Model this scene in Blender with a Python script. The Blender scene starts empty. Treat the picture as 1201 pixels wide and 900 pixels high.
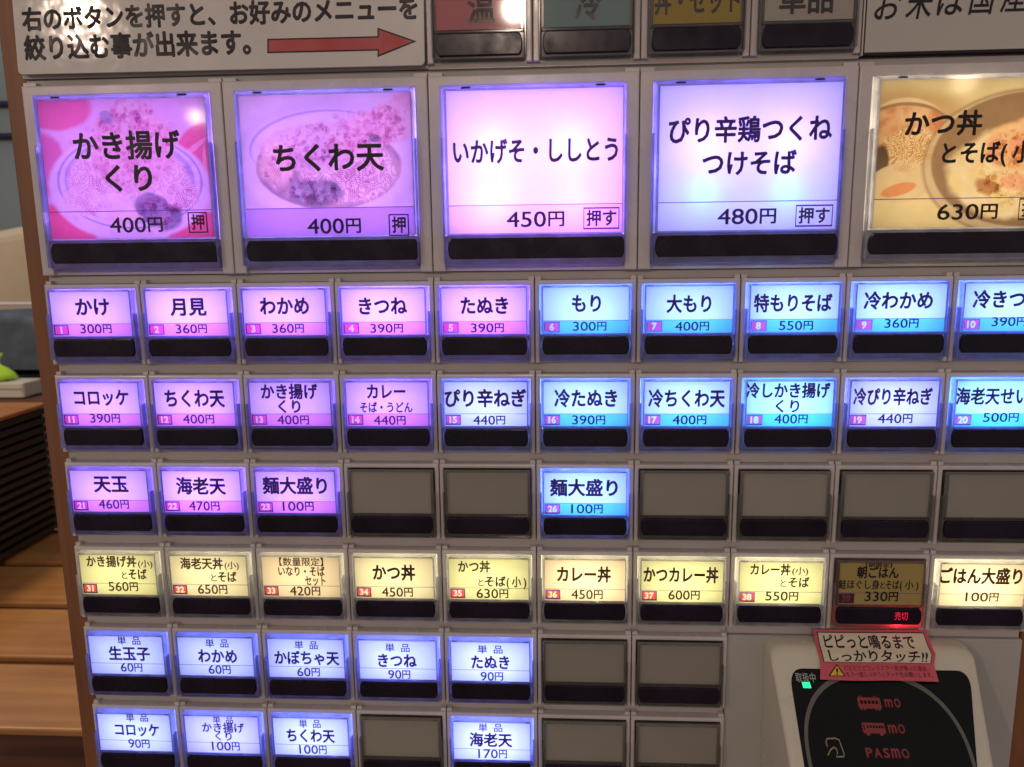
import bpy, math, random
from mathutils import Matrix, Vector
from mathutils.geometry import tessellate_polygon
random.seed(4)

S = bpy.context.scene
COL = S.collection
U = 0.04          # one small-button pitch in metres
Z0 = 1.25         # world height of the top edge of button row three
ROWP = 0.935      # row pitch, in U
BIGTOP = 3.7963   # top edge of the row of large buttons

# ------------------------------------------------------------------ camera
cam_d = bpy.data.cameras.new('camera')
cam = bpy.data.objects.new('camera', cam_d)
COL.objects.link(cam)
R = ((0.99828335, -0.01248991, 0.05722201), (0.00226007, 0.98448471, 0.17545583), (-0.05852562, -0.17502531, 0.98282292))
rt, up, fw = [Vector((r[0], r[2], r[1])) for r in R]
m = Matrix((rt, up, -fw)).transposed().to_4x4()
m.translation = Vector((0.2093918, -0.3147008, 1.339634))
cam.matrix_world = m
cam_d.sensor_width = 36.0
cam_d.lens = 36.0 * 934.0 / 1201.0
cam_d.clip_start = 0.01
cam_d.clip_end = 60
cam_d.dof.use_dof = True
cam_d.dof.focus_distance = 0.325
cam_d.dof.aperture_fstop = 22.0
S.camera = cam

# ------------------------------------------------------------------ light
w = bpy.data.worlds.new('World')
S.world = w
w.use_nodes = True
w.node_tree.nodes['Background'].inputs[0].default_value = (1.0, 0.87, 0.87, 1)
w.node_tree.nodes['Background'].inputs[1].default_value = 0.29
S.view_settings.view_transform = 'Standard'
S.view_settings.look = 'None'
S.view_settings.exposure = 0
S.view_settings.gamma = 1
S.cycles.max_bounces = 8
S.cycles.diffuse_bounces = 3
S.cycles.glossy_bounces = 3
S.cycles.transmission_bounces = 4
S.cycles.transparent_max_bounces = 12
S.cycles.caustics_reflective = False
S.cycles.caustics_refractive = False
S.cycles.sample_clamp_indirect = 3.0
S.cycles.use_denoising = True


def lamp(name, loc, power, col, radius, typ='POINT'):
    d = bpy.data.lights.new(name, typ)
    d.energy = power
    d.color = col
    if typ == 'POINT':
        d.shadow_soft_size = radius
    o = bpy.data.objects.new(name, d)
    COL.objects.link(o)
    o.location = loc
    return o


WARM = (1.0, 0.76, 0.61)
lamp('pendant_lamp', (0.085, -2.124, 1.998), 19, WARM, 0.022)
lamp('pendant_lamp', (-0.817, -1.989, 1.701), 1.0, WARM, 0.016)
lamp('pendant_lamp', (-1.046, -1.852, 1.933), 17, WARM, 0.022)
lamp('pendant_lamp', (1.281, -1.966, 1.745), 1.0, (1.0, 0.70, 0.44), 0.030)
lamp('counter_lamp', (-0.85, 0.35, 1.95), 19, (1.0, 0.74, 0.48), 0.08)
lamp('kitchen_lamp', (-1.2, 1.25, 2.1), 6, (0.88, 0.95, 1.0), 0.10)


# ------------------------------------------------------------------ materials
def new_mat(name):
    mt = bpy.data.materials.new(name)
    mt.use_nodes = True
    mt.node_tree.nodes.clear()
    return mt, mt.node_tree.nodes, mt.node_tree.links


def out(N, L, sock):
    o = N.new('ShaderNodeOutputMaterial')
    L.new(sock, o.inputs['Surface'])


def c4(c):
    return (c[0], c[1], c[2], 1)


def noise_col(N, L, col, amount, scale, detail=3, stretch=None):
    """colour with a little uneven wear, in object space"""
    tc = N.new('ShaderNodeTexCoord')
    mp = N.new('ShaderNodeMapping')
    mp.inputs['Scale'].default_value = stretch or (1, 1, 1)
    L.new(tc.outputs['Object'], mp.inputs[0])
    nz = N.new('ShaderNodeTexNoise')
    nz.inputs['Scale'].default_value = scale
    nz.inputs['Detail'].default_value = detail
    L.new(mp.outputs[0], nz.inputs['Vector'])
    mr = N.new('ShaderNodeMapRange')
    mr.inputs['From Min'].default_value = 0.3
    mr.inputs['From Max'].default_value = 0.7
    mr.inputs['To Min'].default_value = 1 - amount
    mr.inputs['To Max'].default_value = 1 + amount * 0.4
    L.new(nz.outputs['Fac'], mr.inputs['Value'])
    oi = N.new('ShaderNodeObjectInfo')      # each moulding a touch lighter or darker than the next
    ma = N.new('ShaderNodeMapRange')
    ma.inputs['To Min'].default_value = 1 - amount * 0.6
    ma.inputs['To Max'].default_value = 1 + amount * 0.6
    L.new(oi.outputs['Random'], ma.inputs['Value'])
    mm = N.new('ShaderNodeMath')
    mm.operation = 'MULTIPLY'
    L.new(mr.outputs[0], mm.inputs[0])
    L.new(ma.outputs[0], mm.inputs[1])
    mx = N.new('ShaderNodeVectorMath')
    mx.operation = 'SCALE'
    mx.inputs[0].default_value = col
    L.new(mm.outputs[0], mx.inputs['Scale'])
    return mx.outputs[0], nz, mp


def plastic(name, col, rough=0.35, amount=0.06, scale=60, bump=0.0, coat=0.0, stretch=None, spec=0.5, bscale=1800):
    mt, N, L = new_mat(name)
    b = N.new('ShaderNodeBsdfPrincipled')
    c, nz, mp = noise_col(N, L, col, amount, scale, stretch=stretch)
    L.new(c, b.inputs['Base Color'])
    gr = N.new('ShaderNodeTexNoise')
    gr.inputs['Scale'].default_value = scale * 1.7
    gr.inputs['Detail'].default_value = 5
    L.new(mp.outputs[0], gr.inputs['Vector'])
    rr = N.new('ShaderNodeMapRange')
    rr.inputs['From Min'].default_value = 0.35
    rr.inputs['From Max'].default_value = 0.65
    rr.inputs['To Min'].default_value = rough * 0.7
    rr.inputs['To Max'].default_value = min(1, rough * 1.35)
    L.new(gr.outputs['Fac'], rr.inputs['Value'])
    L.new(rr.outputs[0], b.inputs['Roughness'])
    b.inputs['Specular IOR Level'].default_value = spec
    b.inputs['Coat Weight'].default_value = coat
    b.inputs['Coat Roughness'].default_value = 0.08
    if bump:
        n2 = N.new('ShaderNodeTexNoise')
        n2.inputs['Scale'].default_value = bscale
        L.new(mp.outputs[0], n2.inputs['Vector'])
        bp = N.new('ShaderNodeBump')
        bp.inputs['Strength'].default_value = bump
        bp.inputs['Distance'].default_value = 0.0002 if bscale > 1000 else 0.0012
        L.new(n2.outputs['Fac'], bp.inputs['Height'])
        L.new(bp.outputs[0], b.inputs['Normal'])
        if bscale < 1000:
            L.new(bp.outputs[0], b.inputs['Coat Normal'])
    out(N, L, b.outputs[0])
    return mt


def gloss_over(N, L, sock, rough=0.12, fac=0.05, bump=None):
    g = N.new('ShaderNodeBsdfGlossy')
    g.inputs['Roughness'].default_value = rough
    fr = N.new('ShaderNodeLayerWeight')
    fr.inputs['Blend'].default_value = 0.25
    mr = N.new('ShaderNodeMapRange')
    mr.inputs['To Min'].default_value = fac
    mr.inputs['To Max'].default_value = 0.6
    L.new(fr.outputs['Fresnel'], mr.inputs['Value'])
    if bump:
        L.new(bump, g.inputs['Normal'])
    ms = N.new('ShaderNodeMixShader')
    ms.inputs['Fac'].default_value = fac
    L.new(sock, ms.inputs[1])
    L.new(g.outputs[0], ms.inputs[2])
    return ms.outputs[0]


def film(name, col, trans=0.6, colsock=None, rough=0.05, amount=0.03):
    """printed film of a menu card: passes light from behind, takes light from in front"""
    mt, N, L = new_mat(name)
    if colsock:
        cs = colsock(N, L)
    else:
        cs, _, _ = noise_col(N, L, col, amount, 90)
    t = N.new('ShaderNodeBsdfTranslucent')
    d = N.new('ShaderNodeBsdfDiffuse')
    L.new(cs, t.inputs['Color'])
    L.new(cs, d.inputs['Color'])
    ms = N.new('ShaderNodeMixShader')
    ms.inputs['Fac'].default_value = 1 - trans
    L.new(t.outputs[0], ms.inputs[1])
    L.new(d.outputs[0], ms.inputs[2])
    out(N, L, gloss_over(N, L, ms.outputs[0], rough, 0.03))
    return mt


def clear(name, col=(0.85, 0.85, 0.9), tr=0.35):
    """moulded clear plastic of the button caps, slightly milky at its edges"""
    mt, N, L = new_mat(name)
    t = N.new('ShaderNodeBsdfTranslucent')
    cs, _, _ = noise_col(N, L, col, 0.35, 140, stretch=(1, 1, 1))
    L.new(cs, t.inputs['Color'])
    d = N.new('ShaderNodeBsdfDiffuse')
    d.inputs['Color'].default_value = (col[0] * .5, col[1] * .5, col[2] * .5, 1)
    p = N.new('ShaderNodeBsdfTransparent')
    m1 = N.new('ShaderNodeMixShader')
    m1.inputs['Fac'].default_value = 0.30
    L.new(t.outputs[0], m1.inputs[1])
    L.new(d.outputs[0], m1.inputs[2])
    m2 = N.new('ShaderNodeMixShader')
    m2.inputs['Fac'].default_value = tr
    L.new(m1.outputs[0], m2.inputs[1])
    L.new(p.outputs[0], m2.inputs[2])
    out(N, L, gloss_over(N, L, m2.outputs[0], 0.07, 0.09))
    return mt


def ink(name, col, see=0.12, tint=(0.35, 0.3, 0.5), rough=0.3):
    """printing ink on the film: mostly opaque, lets a little of the backlight through"""
    mt, N, L = new_mat(name)
    d = N.new('ShaderNodeBsdfPrincipled')
    d.inputs['Base Color'].default_value = c4(col)
    d.inputs['Roughness'].default_value = rough
    p = N.new('ShaderNodeBsdfTransparent')
    p.inputs['Color'].default_value = c4(tint)
    ms = N.new('ShaderNodeMixShader')
    ms.inputs['Fac'].default_value = see
    L.new(d.outputs[0], ms.inputs[1])
    L.new(p.outputs[0], ms.inputs[2])
    out(N, L, ms.outputs[0])
    return mt


def emit(name, col, s):
    mt, N, L = new_mat(name)
    e = N.new('ShaderNodeEmission')
    e.inputs['Color'].default_value = c4(col)
    e.inputs['Strength'].default_value = s
    out(N, L, e.outputs[0])
    return mt


def wood(name, dark, light, axis, scale=9.0, rough=0.45, spec=0.4):
    mt, N, L = new_mat(name)
    tc = N.new('ShaderNodeTexCoord')
    mp = N.new('ShaderNodeMapping')
    s = [scale * 14] * 3
    s[axis] = scale * 0.7
    mp.inputs['Scale'].default_value = s
    L.new(tc.outputs['Object'], mp.inputs[0])
    nz = N.new('ShaderNodeTexNoise')
    nz.inputs['Scale'].default_value = 1.0
    nz.inputs['Detail'].default_value = 6
    nz.inputs['Distortion'].default_value = 0.6
    L.new(mp.outputs[0], nz.inputs['Vector'])
    n2 = N.new('ShaderNodeTexNoise')
    n2.inputs['Scale'].default_value = 14
    L.new(tc.outputs['Object'], n2.inputs['Vector'])
    ad = N.new('ShaderNodeMath')
    ad.operation = 'MULTIPLY_ADD'
    L.new(n2.outputs['Fac'], ad.inputs[0])
    ad.inputs[1].default_value = 0.5
    L.new(nz.outputs['Fac'], ad.inputs[2])
    r = N.new('ShaderNodeValToRGB')
    r.color_ramp.elements[0].position = 0.45
    r.color_ramp.elements[0].color = c4(dark)
    r.color_ramp.elements[1].position = 0.95
    r.color_ramp.elements[1].color = c4(light)
    L.new(ad.outputs[0], r.inputs[0])
    b = N.new('ShaderNodeBsdfPrincipled')
    L.new(r.outputs[0], b.inputs['Base Color'])
    b.inputs['Roughness'].default_value = rough
    b.inputs['Specular IOR Level'].default_value = spec
    bp = N.new('ShaderNodeBump')
    bp.inputs['Strength'].default_value = 0.25
    bp.inputs['Distance'].default_value = 0.0006
    L.new(nz.outputs['Fac'], bp.inputs['Height'])
    L.new(bp.outputs[0], b.inputs['Normal'])
    out(N, L, b.outputs[0])
    return mt


def painted(base, layers, tint=(1, 1, 1), grain=0.12):
    """a printed food photograph: soft-edged areas of colour, object space of the card (x, z in units of U).
    layer = (colour, cx, cz, rx, rz, turn, softness, wobble, wobble scale[, texture])"""
    def build(N, L):
        tc = N.new('ShaderNodeTexCoord')
        sc = N.new('ShaderNodeVectorMath')
        sc.operation = 'SCALE'
        sc.inputs['Scale'].default_value = 1 / U
        L.new(tc.outputs['Object'], sc.inputs[0])
        cur = N.new('ShaderNodeRGB')
        cur.outputs[0].default_value = c4(base)
        cur = cur.outputs[0]
        for ly in layers:
            col, cx, cz, rx, rz, turn, soft, wob, ws = ly[:9]
            tex = ly[9] if len(ly) > 9 else None
            nz = N.new('ShaderNodeTexNoise')
            nz.inputs['Scale'].default_value = ws
            nz.inputs['Detail'].default_value = 3
            L.new(sc.outputs[0], nz.inputs['Vector'])
            a = N.new('ShaderNodeVectorMath')
            a.operation = 'MULTIPLY_ADD'
            L.new(nz.outputs['Color'], a.inputs[0])
            a.inputs[1].default_value = (wob, 0, wob)
            L.new(sc.outputs[0], a.inputs[2])
            mp = N.new('ShaderNodeMapping')
            mp.vector_type = 'TEXTURE'
            mp.inputs['Location'].default_value = (cx + wob * .5, 0, cz + wob * .5)
            mp.inputs['Rotation'].default_value = (0, turn, 0)
            mp.inputs['Scale'].default_value = (rx, 1000, rz)
            L.new(a.outputs[0], mp.inputs[0])
            ln = N.new('ShaderNodeVectorMath')
            ln.operation = 'LENGTH'
            L.new(mp.outputs[0], ln.inputs[0])
            mr = N.new('ShaderNodeMapRange')
            mr.interpolation_type = 'SMOOTHSTEP'
            mr.inputs['From Min'].default_value = 1 - soft
            mr.inputs['From Max'].default_value = 1 + soft
            mr.inputs['To Min'].default_value = 1
            mr.inputs['To Max'].default_value = 0
            L.new(ln.outputs['Value'], mr.inputs['Value'])
            mx = N.new('ShaderNodeMix')
            mx.data_type = 'RGBA'
            L.new(mr.outputs[0], mx.inputs['Factor'])
            L.new(cur, mx.inputs['A'])
            if tex:
                kind, ts, col2 = tex
                n2 = N.new('ShaderNodeTexNoise')
                n2.inputs['Scale'].default_value = ts
                n2.inputs['Detail'].default_value = 4 if kind == 'lumpy' else 1
                n2.inputs['Distortion'].default_value = 0.4 if kind == 'lumpy' else 2.2
                L.new(sc.outputs[0], n2.inputs['Vector'])
                if kind == 'strands':     # thin curved lines where the noise crosses set levels
                    ml = N.new('ShaderNodeMath')
                    ml.operation = 'MULTIPLY'
                    ml.inputs[1].default_value = 34
                    L.new(n2.outputs['Fac'], ml.inputs[0])
                    sn = N.new('ShaderNodeMath')
                    sn.operation = 'SINE'
                    L.new(ml.outputs[0], sn.inputs[0])
                    src, lo, hi = sn.outputs[0], -0.2, 0.9
                else:
                    src, lo, hi = n2.outputs['Fac'], 0.4, 0.62
                m3 = N.new('ShaderNodeMapRange')
                m3.inputs['From Min'].default_value = lo
                m3.inputs['From Max'].default_value = hi
                L.new(src, m3.inputs['Value'])
                mc = N.new('ShaderNodeMix')
                mc.data_type = 'RGBA'
                mc.inputs['A'].default_value = c4(col)
                mc.inputs['B'].default_value = c4(col2)
                L.new(m3.outputs[0], mc.inputs['Factor'])
                L.new(mc.outputs['Result'], mx.inputs['B'])
            else:
                mx.inputs['B'].default_value = c4(col)
            cur = mx.outputs['Result']
        g = N.new('ShaderNodeTexNoise')
        g.inputs['Scale'].default_value = 7
        g.inputs['Detail'].default_value = 5
        L.new(sc.outputs[0], g.inputs['Vector'])
        mr = N.new('ShaderNodeMapRange')
        mr.inputs['To Min'].default_value = 1 - grain
        mr.inputs['To Max'].default_value = 1 + grain
        L.new(g.outputs['Fac'], mr.inputs['Value'])
        v = N.new('ShaderNodeVectorMath')
        v.operation = 'MULTIPLY'
        v.inputs[1].default_value = tint
        L.new(cur, v.inputs[0])
        v2 = N.new('ShaderNodeVectorMath')
        v2.operation = 'SCALE'
        L.new(v.outputs[0], v2.inputs[0])
        L.new(mr.outputs[0], v2.inputs['Scale'])
        return v2.outputs[0]
    return build


M = {
    'shell': plastic('warm_white_plastic', (0.62, 0.575, 0.545), 0.24, 0.10, 38, bump=0.12),
    'panel': plastic('grey_painted_panel', (0.46, 0.425, 0.40), 0.5, 0.10, 30, bump=0.15),
    'plate': plastic('pale_metal_plate', (0.46, 0.45, 0.41), 0.42, 0.10, 25, bump=0.1),
    'housing': plastic('cream_plastic', (0.66, 0.61, 0.48), 0.30, 0.05, 30, coat=0.2),
    'tub': plastic('white_reflector', (0.75, 0.75, 0.75), 0.6, 0.02, 30),
    'smoke': plastic('smoked_plastic', (0.016, 0.010, 0.022), 0.25, 0.3, 80, spec=0.22),
    'slot': plastic('dark_slot', (0.02, 0.02, 0.06), 0.6, 0.1, 50),
    'black_gloss': plastic('black_reader_plate', (0.006, 0.007, 0.006), 0.16, 0.2, 40, spec=0.2),
    'cap': clear('clear_cap_plastic'),
    'cap_violet_glow': clear('clear_cap_plastic_violet_glow', (0.52, 0.54, 1.0), 0.30),  # clear plastic; blue-violet LED glow is painted into its colour
    'cap_unlit': clear('unlit_cap_plastic', (0.42, 0.40, 0.36), 0.55),  # same clear plastic, darkened in colour for buttons without light
    'tray': clear('lit_tray_plastic', (0.50, 0.48, 0.62), 0.25),  # tray copy for lit buttons, LED light put into a paler, bluer colour
    'tray_unlit': clear('unlit_tray_plastic', (0.42, 0.40, 0.37), 0.25),  # same tray plastic, greyer copy painted as unlit
    'ink': ink('violet_glare_printing_ink', (0.075, 0.025, 0.19), 0.35, (0.45, 0.25, 0.80)),  # veiling glare from lit cards put into the ink as violet
    'ink_warm': ink('brown_glare_printing_ink', (0.06, 0.018, 0.010), 0.12, (0.4, 0.2, 0.1)),  # ink on lit cream cards, glare put in as brown
    'print_pale': ink('pale_print_shading', (0.2, 0.1, 0.1), 1.0, (0.93, 0.87, 0.91)),
    'print_mid': ink('soft_print_shading', (0.2, 0.1, 0.1), 1.0, (0.87, 0.74, 0.82)),
    'print_dark': ink('dark_print_shading', (0.2, 0.1, 0.1), 1.0, (0.66, 0.60, 0.70)),
    'print_tan': ink('tan_print_shading', (0.2, 0.1, 0.1), 1.0, (0.93, 0.86, 0.76)),
    'print_brown': ink('brown_print_shading', (0.2, 0.1, 0.1), 1.0, (0.82, 0.68, 0.55)),
    'ink_solid': plastic('black_printing_ink', (0.016, 0.012, 0.016), 0.4, 0.1, 60, spec=0.3),
    'ink_fade': plastic('grey_printing_ink', (0.05, 0.045, 0.05), 0.35, 0.1, 60, spec=0.3),
    'rule': ink('pale_printed_rule', (0.20, 0.14, 0.28), 0.35, (0.6, 0.5, 0.8)),
    'paper_white': plastic('laminated_white_paper', (0.66, 0.62, 0.56), 0.5, 0.05, 20, coat=0.7, bump=0.10, bscale=95),
    'paper_red': plastic('red_print', (0.46, 0.030, 0.030), 0.4, 0.06, 40, coat=0.6),
    'pink_paper': plastic('pink_sticker_paper', (0.62, 0.095, 0.125), 0.55, 0.06, 60),
    'cream_paper': plastic('cream_sticker_print', (0.70, 0.62, 0.45), 0.5, 0.03, 60),
    'yellow_print': plastic('yellow_print', (0.75, 0.50, 0.03), 0.5, 0.03, 60),
    'reader_grey': plastic('grey_line_print', (0.13, 0.13, 0.10), 0.4, 0.1, 60),
    'reader_red': plastic('red_line_print', (0.27, 0.035, 0.035), 0.4, 0.1, 60),
    'reader_gold': plastic('pale_line_print', (0.30, 0.28, 0.15), 0.4, 0.1, 60),
    'post': wood('reddish_wood', (0.15, 0.055, 0.022), (0.27, 0.115, 0.048), 2, 9),
    'plank': wood('oiled_plank', (0.33, 0.135, 0.040), (0.52, 0.26, 0.085), 0, 4, 0.4),
    'dark_wood': wood('dark_brown_wood', (0.05, 0.02, 0.012), (0.14, 0.055, 0.03), 0, 7, 0.5),
    'slat': plastic('blackened_wood', (0.024, 0.019, 0.019), 0.32, 0.3, 60, stretch=(1, 8, 1)),
    'orange_wood': wood('orange_board', (0.26, 0.09, 0.02), (0.42, 0.16, 0.04), 0, 6, 0.35),
    'blank': plastic('blank_insert', (0.30, 0.28, 0.235), 0.32, 0.14, 22, bump=0.1),
    'led_red': emit('red_led_digits', (1.0, 0.02, 0.06), 0.95),
    'led_green': emit('green_led', (0.02, 1.0, 0.30), 1.8),
}

# card films: warm menus, cold menus, set menus, extras
FILM = {
    'pink': film('pale_pink_film', (0.82, 0.76, 0.84)),
    'band_pink': film('pink_price_film', (0.82, 0.40, 0.66)),
    'blue': film('pale_blue_film', (0.84, 0.86, 0.88)),
    'band_blue': film('blue_price_film', (0.17, 0.62, 0.72)),
    'white': film('white_film', (0.82, 0.84, 0.82)),
    'cream': film('cream_film', (0.86, 0.82, 0.62)),
    'cream_green': film('greenish_cream_film', (0.80, 0.83, 0.52)),
    'cream_orange': film('orange_cream_film', (0.88, 0.76, 0.60)),
    'sold': film('mustard_film', (0.44, 0.35, 0.12), 0.15),
    'tag_pink': film('magenta_tag_film', (0.80, 0.10, 0.30)),
    'tag_red': film('red_tag_film', (0.80, 0.10, 0.06)),
    'tag_unlit': film('unlit_red_tag_film', (0.22, 0.05, 0.03)),  # red tag copy painted dark where no LED is lit
    'digit': film('white_digit_film', (0.95, 0.93, 0.93)),
    'digit_unlit': film('unlit_digit_film', (0.42, 0.16, 0.12)),  # white digits painted darker to match the unlit tag
    'cat_pink': film('rose_category_film', (0.62, 0.24, 0.26), 0.3),
    'cat_teal': film('teal_category_film', (0.25, 0.36, 0.34), 0.3),
    'cat_yellow': film('ochre_category_film', (0.45, 0.33, 0.09), 0.3),
    'cat_white': film('white_category_film', (0.52, 0.47, 0.40), 0.3),
}


# ------------------------------------------------------------------ mesh helpers (x to the right, y into the machine, z up; units of U)
class MB:
    def __init__(s):
        s.v, s.f, s.mi, s.cur = [], [], [], 0

    def mat(s, i):
        s.cur = i
        return s

    def add(s, vs, fs):
        o = len(s.v)
        s.v += [tuple(v) for v in vs]
        s.f += [tuple(i + o for i in f) for f in fs]
        s.mi += [s.cur] * len(fs)

    def box(s, x0, x1, y0, y1, z0, z1):
        vs = [(x, y, z) for x in (x0, x1) for y in (y0, y1) for z in (z0, z1)]
        s.add(vs, [(0, 1, 3, 2), (4, 6, 7, 5), (0, 4, 5, 1), (2, 3, 7, 6), (1, 5, 7, 3), (0, 2, 6, 4)])

    def quad(s, x0, x1, z0, z1, y):
        s.add([(x0, y, z0), (x1, y, z0), (x1, y, z1), (x0, y, z1)], [(0, 1, 2, 3)])

    def rings(s, rings, cap_front=True, cap_back=False):
        """rings: lists of points of equal length, front to back; joined, with the front closed by triangles"""
        n = len(rings[0])
        vs = [p for r in rings for p in r]
        fs = []
        for k in range(len(rings) - 1):
            for i in range(n):
                j = (i + 1) % n
                fs.append((k * n + i, (k + 1) * n + i, (k + 1) * n + j, k * n + j))
        for ok, k in ((cap_front, 0), (cap_back, len(rings) - 1)):
            if ok:
                tr = tessellate_polygon([[Vector((p[0], p[2], 0)) for p in rings[k]]])
                fs += [tuple(k * n + i for i in t) for t in tr]
        s.add(vs, fs)

    def mesh(s, name, scale=U):
        me = bpy.data.meshes.new(name)
        me.from_pydata([(a * scale, b * scale, c * scale) for a, b, c in s.v], [], s.f)
        me.polygons.foreach_set('material_index', s.mi)
        me.update()
        return me


def inset(poly, c):
    """move each edge of a counter-clockwise polygon inwards by c"""
    n, res = len(poly), []
    for i in range(n):
        a, b, d = poly[i - 1], poly[i], poly[(i + 1) % n]
        e1 = Vector((b[0] - a[0], b[1] - a[1])).normalized()
        e2 = Vector((d[0] - b[0], d[1] - b[1])).normalized()
        n1, n2 = Vector((-e1.y, e1.x)), Vector((-e2.y, e2.x))
        k = n1 + n2
        k = k / max(0.2, k.length_squared) * 2
        res.append((b[0] + k.x * c, b[1] + k.y * c))
    return res


def prism(mb, poly, yf, yb, c=0.0, steps=3, warp=None):
    """extrude a counter-clockwise outline (x, z) from yf back to yb with a rounded front edge"""
    rings = []
    if c:
        for k in range(steps + 1):
            a = k / steps * math.pi / 2
            rings.append([(x, yf + c * (1 - math.cos(a)), z) for x, z in inset(poly, c * (1 - math.sin(a)))])
    else:
        rings.append([(x, yf, z) for x, z in poly])
    if warp:
        rings = [[warp(p) for p in r] for r in rings]
    rings.append([(x, yb, z) for x, z in poly])
    mb.rings(rings)


def roundrect(x0, x1, z0, z1, r, n=5):
    pts = []
    for cx, cz, a0 in ((x1 - r, z1 - r, 0), (x0 + r, z1 - r, 90), (x0 + r, z0 + r, 180), (x1 - r, z0 + r, 270)):
        for k in range(n + 1):
            a = math.radians(a0 + 90 * k / n)
            pts.append((cx + r * math.cos(a), cz + r * math.sin(a)))
    return pts


def round_poly(pts, r, n=5):
    """round the corners of a counter-clockwise polygon"""
    res = []
    for i in range(len(pts)):
        a, b, d = Vector(pts[i - 1]), Vector(pts[i]), Vector(pts[(i + 1) % len(pts)])
        u, v = (a - b).normalized(), (d - b).normalized()
        for k in range(n + 1):
            t = k / n
            p = (b + u * r) * (1 - t) ** 2 + b * 2 * t * (1 - t) + (b + v * r) * t * t
            res.append((p.x, p.y))
    return res


def framed(mb, o, h, yf, yb, c=0.0):
    """flat ring: outer rectangle o, hole h = (x0, x1, z0, z1), with a chamfered outer edge and closed sides"""
    ox0, ox1, oz0, oz1 = o
    def loop(q, y, g=0):
        return [(q[0] + g, y, q[2] + g), (q[1] - g, y, q[2] + g), (q[1] - g, y, q[3] - g), (q[0] + g, y, q[3] - g)]
    rs = [loop(h, yb), loop(h, yf), loop(o, yf, c), loop(o, yf + c), loop(o, yb)]
    vs = [p for r in rs for p in r]
    fs = []
    for k in range(4):
        for i in range(4):
            j = (i + 1) % 4
            fs.append((k * 4 + i, k * 4 + j, (k + 1) * 4 + j, (k + 1) * 4 + i))
    mb.add(vs, fs)


def ribbon(mb, pts, wd, y, closed=False):
    """flat line of constant width along a list of (x, z)"""
    n = len(pts)
    L_, R_ = [], []
    for i, (x, z) in enumerate(pts):
        a = pts[(i - 1) % n] if (closed or i) else pts[i]
        b = pts[(i + 1) % n] if (closed or i < n - 1) else pts[i]
        d = Vector((b[0] - a[0], b[1] - a[1]))
        d = d.normalized() if d.length else Vector((1, 0))
        L_.append((x - d.y * wd / 2, y, z + d.x * wd / 2))
        R_.append((x + d.y * wd / 2, y, z - d.x * wd / 2))
    m_ = n if closed else n - 1
    mb.add(L_ + R_, [(i, n + i, n + (i + 1) % n, (i + 1) % n) for i in range(m_)])


def empty(name, loc):
    o = bpy.data.objects.new(name, None)
    COL.objects.link(o)
    o.location = loc
    return o


def obj(name, me, mats, parent=None, loc=(0, 0, 0), label=None):
    """link a mesh object; its materials sit on the object, so alike pieces share mesh data"""
    o = bpy.data.objects.new(name, me)
    COL.objects.link(o)
    if parent is not None:
        o.parent = parent
    o.location = loc
    mats = mats if isinstance(mats, (list, tuple)) else [mats]
    while len(me.materials) < len(mats):
        me.materials.append(None)
    for i, mt in enumerate(mats):
        o.material_slots[i].link = 'OBJECT'
        o.material_slots[i].material = mt
    if label:
        o['label'] = label
    return o


def tag(o, label, cat=None, group=None, kind=None):
    o['label'] = label
    if cat:
        o['category'] = cat
    if group:
        o['group'] = group
    if kind:
        o['kind'] = kind
    return o


# ------------------------------------------------------------------ lettering
_glyphs = {}


def glyph_mesh(text, weight=0.0, shear=0.0):
    """filled outline of a line of text as (vertices, faces), in em units"""
    key = (text, weight, shear)
    if key in _glyphs:
        return _glyphs[key]
    cu = bpy.data.curves.new('lettering_outline', 'FONT')
    cu.body = text
    cu.size = 1
    cu.resolution_u = 3
    cu.offset = weight
    cu.shear = shear
    o = bpy.data.objects.new('lettering_outline', cu)
    COL.objects.link(o)
    dg = bpy.context.evaluated_depsgraph_get()
    dg.update()
    me = bpy.data.meshes.new_from_object(o.evaluated_get(dg))
    vs = [(v.co.x, v.co.y) for v in me.vertices]
    fs = [tuple(p.vertices) for p in me.polygons]
    bpy.data.meshes.remove(me)
    bpy.data.objects.remove(o)
    bpy.data.curves.remove(cu)
    _glyphs[key] = (vs, fs)
    return vs, fs


def put_text(mb, text, x0, x1, zc, h, y, weight=0.012, fit_h=False, shear=0.0, place=None):
    """a line of text spanning x0..x1, centred on zc; h = height of a full-size character (or of the ink if fit_h)"""
    vs, fs = glyph_mesh(text, 0.0, shear)
    if not vs:
        return
    if weight:          # heavier strokes: the same outline laid down several times, each a hair further back
        n = 8 if weight > 0.015 else 4
        base = [(vx, vz) for vx, vz in vs]
        v2, f2, dep = list(base), list(fs), [0.0] * len(base)
        for k in range(n):
            a = math.tau * (k + .5) / n
            o_ = len(v2)
            v2 += [(vx + weight * math.cos(a), vz + weight * math.sin(a)) for vx, vz in base]
            f2 += [tuple(i + o_ for i in f) for f in fs]
            dep += [(k + 1) * 0.00025] * len(base)
        vs, fs = v2, f2
    else:
        dep = [0.0] * len(vs)
    ax, bx = min(v[0] for v in vs), max(v[0] for v in vs)
    az, bz = min(v[1] for v in vs), max(v[1] for v in vs)
    if fit_h:
        mid, s = (az + bz) / 2, h / (bz - az)
    else:
        mid, s = 0.36, h / 0.90
    k = (x1 - x0) / (bx - ax)
    res = [(x0 + (vx - ax) * k, y + dp, zc + (vz - mid) * s) for (vx, vz), dp in zip(vs, dep)]
    if place:
        res = [place(p) for p in res]
    mb.add(res, [f[::1] for f in fs])


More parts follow.
